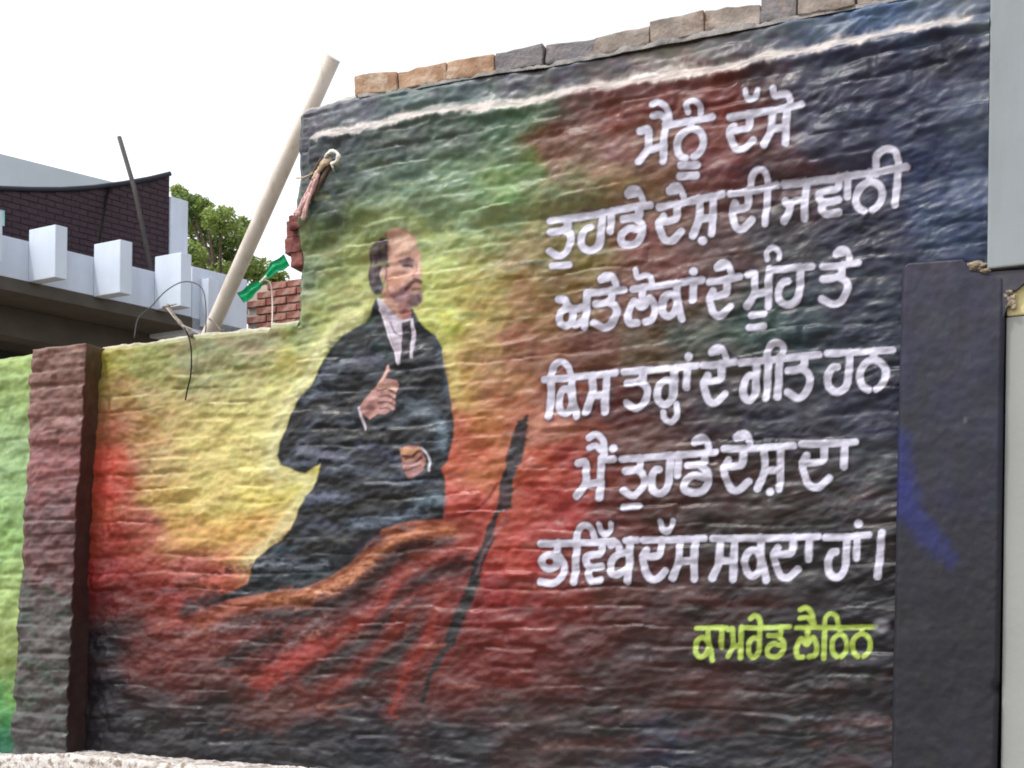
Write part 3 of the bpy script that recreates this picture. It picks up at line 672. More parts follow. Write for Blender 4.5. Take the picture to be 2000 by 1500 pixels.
def relief_slab(name, s_arr, z0, ztop, n_rows, hfun, cfun, thick, matl, parent, base_d=0.0):
    """thick slab with a modelled front; s_arr columns, ztop per column"""
    ns = len(s_arr)
    t = np.linspace(0, 1, n_rows)
    S = np.repeat(s_arr[:, None], n_rows, 1)
    Z = z0[:, None] + (ztop - z0)[:, None] * t[None]
    D = base_d + hfun(S, Z)
    Sf, Zf = S.copy(), Z.copy()
    # rounded crumbling rims
    col = cfun(S.ravel(), Z.ravel()).reshape(ns, n_rows, 3)
    # two more rows: back top, back bottom
    S = np.concatenate([S, S[:, -1:], S[:, :1]], 1); Z = np.concatenate([Z, Z[:, -1:] - 0.004, Z[:, :1]], 1)
    D = np.concatenate([D, np.full((ns, 2), base_d - thick)], 1)
    col = np.concatenate([col, col[:, -1:], col[:, :1]], 1)
    nr = n_rows + 2
    X = W0.x + RV.x * S + NV.x * D; Y = W0.y + RV.y * S + NV.y * D
    V = np.stack([X, Y, Z], -1).reshape(-1, 3).astype(np.float32)
    a = np.arange(ns - 1)[:, None] * nr + np.arange(nr)[None]
    nx = (np.arange(nr) + 1) % nr
    a2 = np.arange(ns - 1)[:, None] * nr + nx[None]
    Q = np.stack([a, a + nr, a2 + nr, a2], -1).reshape(-1, 4)
    # end caps: strips from front edge to the back edge
    cap = []
    for base, flip in ((0, False), ((ns - 1) * nr, True)):
        extra = len(V)
        bz = Z[0 if base == 0 else -1, :n_rows]; ss = S[0 if base == 0 else -1, 0]
        bx = np.stack([np.full(n_rows, W0.x + RV.x * ss + NV.x * (base_d - thick)), np.full(n_rows, W0.y + RV.y * ss + NV.y * (base_d - thick)), bz], -1).astype(np.float32)
        V = np.concatenate([V, bx, V[base:base + n_rows]]); cf_ = col.reshape(-1, 3); col = np.concatenate([cf_, cf_[base:base + n_rows], cf_[base:base + n_rows]])
        eb = extra + n_rows
        k = np.arange(n_rows - 1)
        q = np.stack([eb + k, eb + k + 1, extra + k + 1, extra + k], -1)
        if flip: q = q[:, ::-1]
        cap.append(q)
    Q = np.concatenate([Q] + cap)
    me = bpy.data.meshes.new(name)
    me.vertices.add(len(V)); me.vertices.foreach_set('co', V.ravel())
    me.loops.add(Q.size); me.loops.foreach_set('vertex_index', Q.ravel().astype(np.int32))
    me.polygons.add(len(Q)); me.polygons.foreach_set('loop_start', (np.arange(len(Q)) * 4).astype(np.int32))
    try: me.polygons.foreach_set('loop_total', np.full(len(Q), 4, np.int32))
    except Exception: pass
    me.polygons.foreach_set('use_smooth', np.ones(len(Q), bool))
    me.update(calc_edges=True)
    ca = me.color_attributes.new('paint', 'FLOAT_COLOR', 'POINT')
    cc = np.concatenate([col.reshape(-1, 3), np.ones((len(V), 1))], 1).astype(np.float32)
    ca.data.foreach_set('color', cc.ravel())
    return link(name, me, matl, parent)

def mural_colour(S, Z):
    px, py = wall_px(S, Z)
    cv = Canvas(px, py)
    # border below the ledge edge: faded frame strip at the far left of the tall wall
    figure(cv)
    # stray paint, drips and the swept light of the brush
    for k in range(150):
        x, y = random.uniform(1060, 1740), random.uniform(330, 1480)
        l = random.uniform(20, 90)
        c = random.choice([(120, 108, 112), (96, 84, 88), (70, 74, 92), (104, 70, 62), (56, 44, 48)])
        cv.stroke([(x, y), (x + l / 2, y - l * .08 + random.uniform(-4, 4)), (x + l, y - l * .12)], random.uniform(3, 8), c, soft=4, op=random.uniform(.1, .4), rag=4)
    for k in range(70):
        x, y = random.uniform(230, 1060), random.uniform(660, 1450)
        l = random.uniform(20, 90)
        c = random.choice([(214, 190, 150), (210, 200, 120), (190, 150, 90)]) if y < 1060 and x < 560 else random.choice([(190, 120, 90), (170, 130, 125), (120, 60, 50)])
        if 540 < x + l / 2 < 880 and y < 1130: continue
        cv.stroke([(x, y), (x + l / 2, y - l * .06 + random.uniform(-4, 4)), (x + l, y - l * .08)], random.uniform(3, 9), c, soft=4, op=random.uniform(.1, .4), rag=4)
    for k in range(80):
        x, y = random.uniform(590, 1060), random.uniform(300, 640)
        l = random.uniform(20, 80)
        cv.stroke([(x, y), (x + l / 2, y - l * .15), (x + l, y - l * .22)], random.uniform(3, 9), random.choice([(170, 190, 150), (110, 150, 90), (70, 100, 80), (196, 200, 130), (84, 110, 110)]), soft=4, op=random.uniform(.08, .32), rag=4)
    for k in range(90):
        x, y = random.uniform(900, 1740), random.uniform(1130, 1500)
        l = random.uniform(40, 150)
        cv.stroke([(x, y), (x + l / 2, y - l * .04 + random.uniform(-6, 6)), (x + l, y - l * .05)], random.uniform(8, 22), random.choice([(104, 58, 50), (92, 62, 56), (120, 92, 88), (46, 42, 52), (64, 70, 84), (84, 48, 44)]), soft=9, op=random.uniform(.12, .38), rag=8)
    lettering(cv)
    cv.blob(1722, 1222, 24, 18, (140, 136, 146), .7)
    # bare lime along the ledge and on the crest of the wall
    lz = np.interp(S, LS, LZ)
    wob = 0.014 * fbm(S * 14, Z * 10, 4, 90) + 0.006 * fbm(S * 50, Z * 30, 2, 91)
    m = sstep(-0.036, -0.018, Z - lz + wob) * sstep(0.040, 0.012, Z - lz + wob) * sstep(unw(612, 270)[0], unw(624, 270)[0], S) * sstep(unw(1908, 45)[0], unw(1890, 45)[0], S)
    wear = 0.55 + 0.45 * sstep(-.45, .25, fbm(S * 9, Z * 30, 4, 93))
    m = (m * wear)[:, None]
    cl = cv.c * (1 - m) + s2l((212, 202, 196)) * m
    gy_ = cl.mean(1, keepdims=True)
    ds = (0.08 + 0.22 * sstep(0.0, 0.25, (cl[:, 1] - cl[:, 0]) / (gy_[:, 0] * 3 + 1e-4)) + 0.16 * sstep(0, .3, (cl[:, 2] - cl[:, 0]) / (gy_[:, 0] * 3 + 1e-4)))[:, None]
    ds += 0.14 * sstep(0.45, 1.2, (cl[:, 0] - cl[:, 1]) / (gy_[:, 0] + 1e-4))[:, None]
    cl = cl * (1 - ds) + gy_ * ds
    out = np.clip(unlit(cl), 0.006, 0.80)
    # crest
    tz = np.where(S < SL - 0.001, np.interp(S, BS, BZ), np.interp(S, TS, TZ))
    m2 = (sstep(0.014, 0.004, tz - Z + 0.006 * fbm(S * 25, Z * 25, 2, 96)) * 0.6)[:, None]
    return out * (1 - m2) + np.array([0.45, 0.42, 0.38]) * m2

SL = unw(583, 400)[0]
SR = unw(1934, 300)[0]
SA = unw(195, 900)[0] - 0.10

def tall_h(S, Z):
    h = brick_relief(S, Z, 1.0, 0)
    lz = np.interp(S, LS, LZ) + 0.006 * fbm(S * 9, S * 0 + 2.0, 3, 33)
    panel = sstep(0.026, -0.026, Z - lz)          # thick plaster coat below the ledge, its lip sloping out
    left = sstep(unw(606, 300)[0], unw(622, 300)[0], S + 0.01 * perlin(Z * 6, Z * 0 + 3, 8))
    low = sstep(0.0, 0.5, lz - Z)
    h = h + 0.038 * panel * (left * (1 - low) + low * 1.0) 
    h = h - 0.038 * sstep(0.35, 0.5, lz - Z)      # coat thins out again further down
    h += 0.012 * np.exp(-((Z - lz + 0.035) / 0.02) ** 2) * left
    edge = sstep(0.0, 0.03, S - SL) 
    top = sstep(0.0, 0.03, np.interp(S, TS, TZ) - Z)
    return h - 0.02 * (1 - np.maximum(edge, sstep(unw(583, 640)[1] + .02, unw(583, 640)[1], Z))) - 0.02 * (1 - top)
def low_h(S, Z):
    h = brick_relief(S, Z, 1.0, 0)
    top = sstep(0.0, 0.03, np.interp(S, BS, BZ) - Z)
    lz = np.interp(S, LS, LZ)
    h = h + 0.038 * sstep(0.0, 0.5, lz - Z) - 0.038 * sstep(0.35, 0.5, lz - Z)
    return h - 0.02 * (1 - top)

# ------------------------------------------------------------------ ground, ledge
bm = bmesh.new()
gs = 3000
vs = [bm.verts.new(p) for p in ((-gs, -gs, 0), (gs, -gs, 0), (gs, gs, 0), (-gs, gs, 0))]
bm.faces.new(vs)
tag(link('ground', fin(bm), M['earth']), kind='structure')

# plinth under the wall with a lime-washed ledge
ns = 420
sx = np.linspace(-3.6, 2.6, ns)
nd = 26
plin_v, plin_f = [], []
prof = [(-0.30, 0.0)] + [(0.02 + 0.16 * k / 9, 0.0) for k in range(10)] + [(0.185, -0.010), (0.192, -0.03)] + [(0.192, -0.03 - (Z0 - 0.05) * (k + 1) / 13) for k in range(13)]
tilt_line = lambda s: np.interp(s, [unw(0, 1470)[0], unw(190, 1466)[0], unw(370, 1482)[0], unw(640, 1502)[0], unw(900, 1530)[0]], [unw(0, 1472)[1], unw(190, 1466)[1], unw(370, 1482)[1], unw(640, 1502)[1], unw(640, 1502)[1]])
for i, s in enumerate(sx):
    base = float(tilt_line(s))
    for k, (d, z) in enumerate(prof):
        n1 = float(perlin(np.array([s * 18.0]), np.array([k * .7]), 4)[0]); n2 = float(perlin(np.array([s * 70.0]), np.array([k * .9]), 6)[0])
        zz = base + z + (0.006 * n1 + 0.003 * n2) * (1 if k < 14 else 0.3)
        if k == len(prof) - 1: zz = -0.05
        plin_v.append(wpt(s, zz, d + 0.005 * n1 * (k > 9)))
npf = len(prof)
for i in range(ns - 1):
    for k in range(npf - 1):
        a = i * npf + k
        plin_f.append((a, a + 1, a + npf + 1, a + npf))
pl = link('plinth', me_from(plin_v, plin_f, True), M['ledge'])
tag(pl, 'rough lime-washed ledge running along the foot of the painted wall', 'plinth')

# ------------------------------------------------------------------ the mural wall
wall = empty('mural_wall', wpt(0, 0, 0))
tag(wall, 'tall brick wall painted with a bearded man in a dark coat and white lettering', 'wall')
step = 0.0047
sa = np.arange(SL, SR + 1e-6, step)
ztop = np.interp(sa, TS, TZ) + 0.006 * fbm(sa * 9, sa * 0 + 1.0, 3, 31)
z0a = np.full(len(sa), Z0 - 0.30)
relief_slab('tall_section', sa, z0a, ztop, int((ztop.mean() - z0a.mean()) / step), tall_h, mural_colour, 0.21, M['paint'], wall)
sb = np.arange(SA, SL + 1e-6, step)
sb[-1] = SL + 0.0
ztb = np.interp(sb, BS, BZ) + 0.006 * fbm(sb * 11, sb * 0 + 5.0, 3, 35)
z0b = np.full(len(sb), Z0 - 0.10)
relief_slab('low_section', sb, z0b, ztb, int((ztb.mean() - z0b.mean()) / step), low_h, mural_colour, 0.20, M['paint'], wall)

# loose course of bricks on the crest
def rough_brick(s0, s1, z00, z01, h0, h1, d0, d1, m, nm='brick', parent=wall):
    """brick between (s0,z00) and (s1,z01); worn corners"""
    bm = bmesh.new()
    vs = []
    for (hh0, hh1) in ((0, 0), (h0, h1)):
        for s, zb, hh, d in ((s0, z00, hh0, d0), (s0, z00, hh0, d1), (s1, z01, hh1, d1), (s1, z01, hh1, d0)):
            vs.append(bm.verts.new(wpt(s + random.uniform(-.004, .004), zb + hh + random.uniform(-.003, .003), d + random.uniform(-.004, .004))))
    for f in ((0, 1, 2, 3), (7, 6, 5, 4), (0, 4, 5, 1), (1, 5, 6, 2), (2, 6, 7, 3), (3, 7, 4, 0)):
        bm.faces.new([vs[i] for i in f])
    bmesh.ops.bevel(bm, geom=bm.edges[:], offset=0.0035, segments=1, affect='EDGES')
    bmesh.ops.subdivide_edges(bm, edges=[e for e in bm.edges if e.calc_length() > 0.04], cuts=4, use_grid_fill=True)
    for v in bm.verts:
        c = v.co
        n = perlin(np.array([c.x * 30 + c.z * 9]), np.array([c.z * 34 + c.y * 11]), 3)[0]
        n2 = perlin(np.array([c.x * 75 + c.z * 40]), np.array([c.z * 80 - c.x * 30]), 9)[0]
        v.co = c + NV * (0.005 * n + .004 * n2) + Vector((0, 0, 0.004 * n + .003 * n2))
    me = fin(bm, True)
    me.set_sharp_from_angle(angle=math.radians(38))
    return link(nm, me, m, parent)
CB = [(692, 777, 183, 173, 148, 138, 'raw_brick'), (778, 872, 172, 156, 138, 120, 'raw_brick'), (873, 964, 152, 138, 120, 102, 'raw_brick'),
      (967, 1061, 137, 121, 104, 85, 'grey_brick'), (1064, 1161, 120, 104, 86, 70, 'grey_brick'), (1162, 1268, 104, 84, 70, 46, 'tan_brick'),
      (1270, 1374, 82, 62, 40, 17, 'tan_brick'), (1377, 1484, 61, 43, 20, 3, 'tan_brick'), (1486, 1556, 42, 30, -32, -48, 'grey_brick'), (1559, 1668, 28, 8, -46, -72, 'tan_brick'), (1671, 1790, 6, -16, -72, -94, 'tan_brick'), (1793, 1925, -18, -42, -94, -120, 'tan_brick')]
BL = {'raw_brick': 'bare orange brick on the crest of the wall', 'grey_brick': 'grey painted brick on the crest', 'tan_brick': 'dusty tan brick on the crest'}
for x0, x1, b0, b1, t0, t1, m in CB:
    s0, za = unw(x0, b0 + 3); s1, zb = unw(x1, b1 + 3)
    zt0, zt1 = unw(x0, t0)[1], unw(x1, t1)[1]
    d = random.uniform(-0.012, 0.012)
    rough_brick(s0, s1, za - 0.004, zb - 0.004, zt0 - za, zt1 - zb, d, -0.112 + d, M[m])
bm = bmesh.new()
sbd = np.linspace(unw(700, 180)[0], SR - .01, 150)
tzz = np.interp(sbd, TS, TZ)
pr_ = None
for i, s_ in enumerate(sbd):
    n_ = float(fbm(np.array([s_ * 14.0]), np.array([1.5]), 3, 61)[0])
    row_ = [bm.verts.new(wpt(s_, float(tzz[i]) - .02, .006 + .006 * n_)), bm.verts.new(wpt(s_, float(tzz[i]) - .004 + .010 * n_, .004 + .008 * n_)), bm.verts.new(wpt(s_, float(tzz[i]) - .001 + .008 * n_, -.05)), bm.verts.new(wpt(s_, float(tzz[i]), -.12)), bm.verts.new(wpt(s_, float(tzz[i]) - .02, -.13))]
    if pr_:
        for k in range(4): bm.faces.new((pr_[k], row_[k], row_[k + 1], pr_[k + 1]))
    pr_ = row_
link('mortar_bed', fin(bm, True), M['dirty_mortar'], wall)
# torn ends of brick courses on the wall's free edge
for k, (x0, y0, x1, y1, m) in enumerate([(572, 424, 597, 448, 'maroon_brick'), (560, 430, 584, 462, 'maroon_brick'), (557, 464, 588, 492, 'maroon_brick'), (568, 494, 592, 520, 'maroon_brick')]):
    s0, zt = unw(x0, y0); s1, zb = unw(x1, y1)
    rough_brick(s0, s1, zb, zb, zt - zb - .006, zt - zb - .006, 0.004 if k else 0.03, -0.11, M[m])

# ------------------------------------------------------------------ the buttress between the panels
PD = 0.115
PL = [(62, 690), (52, 800), (46, 950), (40, 1050), (36, 1200), (26, 1330), (20, 1480)]
PR = [(164, 672), (158, 800), (148, 950), (143, 1050), (137, 1250), (132, 1400), (130, 1480)]
pls = np.array([unw(x, y, PD) for x, y in PL]); prs = np.array([unw(x, y, PD) for x, y in PR])
pz_top = unw(110, 676, PD)[1]; pz_bot = Z0 - 0.05
def pil_colour(S, Z):
    px, py = wall_px(S, Z, PD)
    t = (py - 675) / 800
    stops = np.array([0, .15, .3, .42, .55, .62, .8, 1.0])
    cols = s2l(np.array([(124, 92, 82), (132, 96, 90), (142, 92, 92), (108, 82, 84), (108, 76, 76), (98, 92, 92), (88, 84, 82), (84, 82, 84)]))
    tt = t + 0.05 * fbm(S * 9, Z * 9, 3, 71)
    c = np.stack([np.interp(tt, stops, cols[:, k]) for k in range(3)], 1)
    c *= (1 + 0.35 * fbm(S * 12, Z * 22, 4, 77))[:, None]
    g = sstep(.1, .7, fbm(S * 7, Z * 12, 3, 79))[:, None] * sstep(.5, .6, t)[:, None]
    c = c * (1 - .5 * g) + s2l((78, 100, 86)) * .5 * g
    return np.clip(unlit(c), .006, .8)
pil = empty('buttress', wpt(float(pls[0, 0]), Z0, 0))
tag(pil, 'rough maroon and grey brick buttress standing out between green panel and mural', 'buttress')
nz_, nx_ = 330, 70
V, Cc, Fq = [], [], []
zz = np.linspace(pz_bot, pz_top, nz_)
lS = np.interp(zz, pls[::-1, 1], pls[::-1, 0]); rS = np.interp(zz, prs[::-1, 1], prs[::-1, 0])
tf = np.linspace(0, 1, nx_)
Sg = lS[:, None] + (rS - lS)[:, None] * tf[None]; Zg = np.repeat(zz[:, None], nx_, 1)
Sg = Sg + 0.005 * fbm(Zg * 5, Zg * 0 + 2, 3, 4) * (1 - tf[None]) + 0.003 * fbm(Zg * 8, Zg * 0 + 7, 3, 5) * tf[None]
Hg = 1.15 * brick_relief(Sg, Zg, 1.0, 5, ch=0.072) 
cj = Zg / 0.072; Hg += (hsh(np.floor(cj).astype(np.int64), 3) - 0.5) * 0.010 * sstep(0, .15, cj - np.floor(cj)) * sstep(1, .85, cj - np.floor(cj))
rim = np.minimum(sstep(0, 0.10, tf)[None] * np.ones_like(Zg), sstep(1, 0.93, tf)[None] * np.ones_like(Zg)) * sstep(0, 0.012, pz_top - Zg)
Dg = PD + (Hg - 0.004) - 0.006 * (1 - rim)
colf = pil_colour(Sg.ravel(), Zg.ravel()).reshape(nz_, nx_, 3)
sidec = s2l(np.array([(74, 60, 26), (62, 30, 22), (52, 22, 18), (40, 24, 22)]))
# columns: left side (2), front, right side (several to take relief)
nsd = 16
cols_S, cols_D, cols_C = [], [], []
for k in range(4):
    cols_S.append(Sg[:, 0] + 0.003 * k * 0); cols_D.append(Dg[:, 0] * (k / 4.0) + (-0.06) * (1 - k / 4.0)); cols_C.append(colf[:, 0])
for k in range(nx_):
    cols_S.append(Sg[:, k]); cols_D.append(Dg[:, k]); cols_C.append(colf[:, k])
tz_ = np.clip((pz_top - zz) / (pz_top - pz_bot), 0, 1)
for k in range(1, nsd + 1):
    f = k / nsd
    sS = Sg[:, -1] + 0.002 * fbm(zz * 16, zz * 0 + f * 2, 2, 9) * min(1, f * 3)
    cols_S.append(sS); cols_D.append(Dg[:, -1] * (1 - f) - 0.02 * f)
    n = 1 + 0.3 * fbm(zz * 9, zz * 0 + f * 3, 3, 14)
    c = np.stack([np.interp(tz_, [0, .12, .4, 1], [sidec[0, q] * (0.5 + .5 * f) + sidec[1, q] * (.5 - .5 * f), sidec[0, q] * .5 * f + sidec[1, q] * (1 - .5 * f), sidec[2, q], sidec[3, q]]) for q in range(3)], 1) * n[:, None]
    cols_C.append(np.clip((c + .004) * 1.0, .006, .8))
cols_S, cols_D, cols_C = np.array(cols_S), np.array(cols_D), np.array(cols_C)
nc = len(cols_S)
ZZ = np.repeat(zz[None], nc, 0)
XX = W0.x + RV.x * cols_S + NV.x * cols_D; YY = W0.y + RV.y * cols_S + NV.y * cols_D
V = np.stack([XX, YY, ZZ], -1).reshape(-1, 3)
a = (np.arange(nc - 1)[:, None] * nz_ + np.arange(nz_ - 1)[None]).ravel()
Q = np.stack([a, a + nz_, a + nz_ + 1, a + 1], 1)
top = [tuple(int(i * nz_ + nz_ - 1) for i in range(nc))]
me = bpy.data.meshes.new('buttress')
me.from_pydata(V.tolist(), [], Q.tolist() + top)
me.update()
me.polygons.foreach_set('use_smooth', np.ones(len(me.polygons), bool))
ca = me.color_attributes.new('paint', 'FLOAT_COLOR', 'POINT')
ca.data.foreach_set('color', np.concatenate([cols_C.reshape(-1, 3), np.ones((len(V), 1))], 1).astype(np.float32).ravel())
link('brick_pier', me, M['paint_rough'], pil)
me.polygons[len(me.polygons) - 1].use_smooth = False

# ------------------------------------------------------------------ green panel of the low wall
def green_colour(S, Z):
    px, py = wall_px(S, Z)
    t = (py - 690) / 790
    stops = np.array([0, .12, .25, .45, .65, .78, .86, .95, 1.0])
    cols = s2l(np.array([(160, 188, 92), (148, 180, 96), (158, 196, 128), (140, 186, 96), (168, 192, 104), (130, 150, 72), (100, 170, 88), (36, 130, 84), (30, 110, 84)]))
    tt = t + 0.05 * fbm(S * 6, Z * 6, 3, 71)
    c = np.stack([np.interp(tt, stops, cols[:, k]) for k in range(3)], 1)
    c *= (1 + 0.25 * fbm(S * 10, Z * 16, 4, 87))[:, None]
    c = c * .78 + c.mean(1, keepdims=True) * .22
    return np.clip(unlit(c), .006, .8)
gw = empty('green_wall', wpt(-3.4, 0, 0))
tag(gw, 'low brick wall painted light green at the far left beyond the buttress', 'wall')
sg = np.arange(-3.7, SA, 0.006)
ztg = np.interp(sg, BS, BZ, left=BZ[0] - 0.0) + 0.006 * fbm(sg * 11, sg * 0 + 5.0, 3, 39)
relief_slab('painted_section', sg, np.full(len(sg), Z0 - .1), ztg, 280, lambda S, Z: brick_relief(S, Z, .9, 9) - .02 * (1 - sstep(0, .03, np.interp(S, BS, BZ, left=BZ[0]) - Z)), green_colour, 0.2, M['paint'], gw)

# ------------------------------------------------------------------ dark plastered pillar at the right
rp_ = empty('plastered_pillar', wpt(unw(1850, 1000)[0], 0, 0))
tag(rp_, 'smooth dark grey plastered pillar with a blue smear right of the lettering', 'pillar')
QD = 0.045
qz_t = unw(1830, 512, QD)[1]
qL = [(1762, 500), (1757, 700), (1752, 900), (1748, 1100), (1744, 1300), (1740, 1520)]
qR = [(1962, 540), (1958, 700), (1956, 900), (1953, 1100), (1950, 1300), (1944, 1520)]
qls = np.array([unw(x, y, QD) for x, y in qL]); qrs = np.array([unw(x, y, QD) for x, y in qR])
def pillar_mesh():
    nzp, nxp = 330, 80
    zz = np.linspace(Z0 - 0.4, qz_t, nzp)
    l = np.interp(zz, qls[::-1, 1], qls[::-1, 0]); r = np.interp(zz, qrs[::-1, 1], qrs[::-1, 0])
    # worn shoulder at the top right
    tf = np.linspace(0, 1, nxp)
    S = l[:, None] + (r - l)[:, None] * tf[None]; Z = np.repeat(zz[:, None], nxp, 1)
    shoulder = np.interp(S[-1], [unw(x, 520, QD)[0] for x in (1760, 1775, 1880, 1900, 1960)], [unw(1760, 524, QD)[1], unw(1775, 514, QD)[1], unw(1880, 506, QD)[1], unw(1900, 528, QD)[1], unw(1960, 545, QD)[1]])
    zb = Z0 - 0.4
    Z = zb + (Z - zb) * ((shoulder - zb) / (qz_t - zb))[None]
    D = QD + 0.004 * fbm(S * 3, Z * 3, 3, 101) + 0.0012 * fbm(S * 30, Z * 30, 3, 104)
    D -= 0.010 * (1 - sstep(0, .04, tf))[None] + 0.010 * (1 - sstep(1, .965, tf))[None]
    # broken bit of the right arris
    D -= 0.03 * np.exp(-((Z - unw(1948, 1345, QD)[1]) / 0.02) ** 2) * sstep(.93, 1, tf)[None]
    px, py = wall_px(S.ravel(), Z.ravel(), QD)
    cv = Canvas(px, py)
    t = (py - 510) / 990
    base = np.stack([np.interp(t, [0, .25, .5, .7, 1], s2l(np.array([(68, 65, 80), (56, 59, 75), (52, 51, 70), (40, 42, 58), (48, 49, 64)]))[:, k]) for k in range(3)], 1)
    cv.c = base * (1 + .16 * fbm(px / 60, py / 90, 4, 110))[:, None] * (1 + .10 * np.stack([fbm(px / 50, py / 70, 3, q) for q in (120, 124, 128)], 1))
    cv.poly([(1752, 830), (1775, 850), (1782, 920), (1800, 990), (1840, 1040), (1868, 1090), (1860, 1110), (1820, 1080), (1785, 1040), (1752, 1010)], (42, 54, 112), soft=16, op=.8, rag=10)
    cv.blob(1765, 960, 26, 60, (38, 52, 120), .6, .9)
    cv.blob(1885, 820, 6, 10, (110, 108, 112), .6)
    for k in range(40):
        x, y = random.uniform(1760, 1940), random.uniform(530, 1480)
        cv.stroke([(x, y), (x + random.uniform(-6, 6), y + random.uniform(20, 90))], random.uniform(4, 14), random.choice([(80, 74, 78), (52, 60, 78), (40, 38, 48), (72, 62, 60)]), soft=8, op=random.uniform(.1, .3), rag=4)
    col = np.clip(unlit(cv.c), .006, .8).reshape(nzp, nxp, 3)
    Ss = [S[:, 0]] + [S[:, k] for k in range(nxp)] + [S[:, -1] + 0.002, S[:, -1] + 0.002]
    Ds = [np.full(nzp, -.1)] + [D[:, k] for k in range(nxp)] + [D[:, -1] - 0.02, np.full(nzp, -.16)]
    Zs = [Z[:, 0]] + [Z[:, k] for k in range(nxp)] + [Z[:, -1], Z[:, -1]]
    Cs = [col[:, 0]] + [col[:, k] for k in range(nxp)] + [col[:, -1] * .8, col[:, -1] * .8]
    Ss, Ds, Zs, Cs = map(np.array, (Ss, Ds, Zs, Cs))
    nc = len(Ss)
    V = np.stack([W0.x + RV.x * Ss + NV.x * Ds, W0.y + RV.y * Ss + NV.y * Ds, Zs], -1).reshape(-1, 3)
    a = (np.arange(nc - 1)[:, None] * nzp + np.arange(nzp - 1)[None]).ravel()
    Q = np.stack([a, a + nzp, a + nzp + 1, a + 1], 1).tolist()
    # crumbled mortar cap: carry the top edge back into the wall
    V = V.tolist(); n0 = len(V)
    for i in range(nc):
        p = wpt(float(Ss[i, -1]), float(Zs[i, -1]) + 0.012, -0.16); V.append(list(p))
    for i in range(nc - 1):
        Q.append([i * nzp + nzp - 1, (i + 1) * nzp + nzp - 1, n0 + i + 1, n0 + i])
    me = bpy.data.meshes.new('shaft')
    me.from_pydata(V, [], Q); me.update()
    me.polygons.foreach_set('use_smooth', np.ones(len(me.polygons), bool))
    Cf = np.concatenate([Cs.reshape(-1, 3), np.tile(np.array([[.22, .21, .19]]), (nc, 1))])
    ca = me.color_attributes.new('paint', 'FLOAT_COLOR', 'POINT')
    ca.data.foreach_set('color', np.concatenate([Cf, np.ones((len(V), 1))], 1).astype(np.float32).ravel())
    return me
M['dull_paint'] = paint_mat('dull_pillar_paint', rough=.55, spec=.35, bump=.12)
link('shaft', pillar_mesh(), M['dull_paint'], rp_)
# slab stub that juts out to the right of the pillar head, broken underneath
M['slab'] = mat('slab_plaster', (0.030, 0.029, 0.040), .7, var=.2, scale=8, bump=.3)
M['slab_raw'] = mat('slab_raw', (0.22, 0.18, 0.13), .9, var=.3, scale=30, bump=.8)
outl = [(1884, 513), (1904, 528), (1932, 531), (2010, 526), (2060, 524), (2060, 552), (2010, 548), (1996, 556), (1985, 566), (1974, 568), (1968, 584), (1966, 602), (1950, 640), (1920, 600), (1890, 540)]
bm = bmesh.new()
fr = [bm.verts.new(wpt(*unw(x, y, 0.038), 0.038)) for x, y in outl]
bk = [bm.verts.new(wpt(unw(x, y, 0.038)[0], unw(x, y, 0.038)[1], -.20)) for x, y in outl]
bm.faces.new(fr); bm.faces.new(list(reversed(bk)))
for i in range(len(outl)):
    j = (i + 1) % len(outl)
    bm.faces.new((fr[i], bk[i], bk[j], fr[j]))
link('projecting_slab', fin(bm), M['slab'], rp_)
bm = bmesh.new()
for k in range(9):      # crumbs of mortar on the shoulder
    x, y = random.uniform(1888, 1928), random.uniform(508, 526)
    s, z = unw(x, y, .06)
    bmesh.ops.create_icosphere(bm, subdivisions=1, radius=random.uniform(.008, .018), matrix=Matrix.Translation(wpt(s, z, .04)) @ Matrix.Diagonal((1.3, 1, .7, 1)))
for k in range(16):
    x, y = random.uniform(1960, 1990), random.uniform(560, 596)
    s, z = unw(x, y, .06)
    bmesh.ops.create_icosphere(bm, subdivisions=1, radius=random.uniform(.005, .012), matrix=Matrix.Translation(wpt(unw(1962, y, .06)[0] + (random.random() * .03), z, .03)))
for v in bm.verts: v.co += Vector((random.uniform(-1, 1), random.uniform(-1, 1), random.uniform(-1, 1))) * .003
link('broken_mortar', fin(bm), M['slab_raw'], rp_)

# grey column above and pale gate post below, at the frame's right edge
s0 = unw(1933, 300)[0]
bm = bmesh.new(); zc0 = unw(1960, 527)[1]
wall_box(bm, s0 + .001, s0 + .46, zc0 - .004, 5.2, -.30, .05)
oc = link('house_column', fin(bm, False, .006), M['column'])
tag(oc, 'plain light grey plastered column rising above the dark pillar at right', 'column')
gp = empty('gate_post', wpt(unw(1985, 1000)[0], 0, 0))
tag(gp, 'pale plastered gate post with yellow top, beside the dark pillar', 'gate post')
sp = float(qrs[:, 0].max()) + .004
zt_ = unw(1985, 552)[1]; zy = unw(1985, 618)[1]
bm = bmesh.new(); wall_box(bm, sp, sp + .42, -.05, zy - .002, -.30, .012); link('shaft', fin(bm, False, .006), M['post'], gp)
bm = bmesh.new(); wall_box(bm, sp + .001, sp + .42, zy, zt_, -.30, .016); link('yellow_cap', fin(bm, False, .008), M['post_top'], gp)

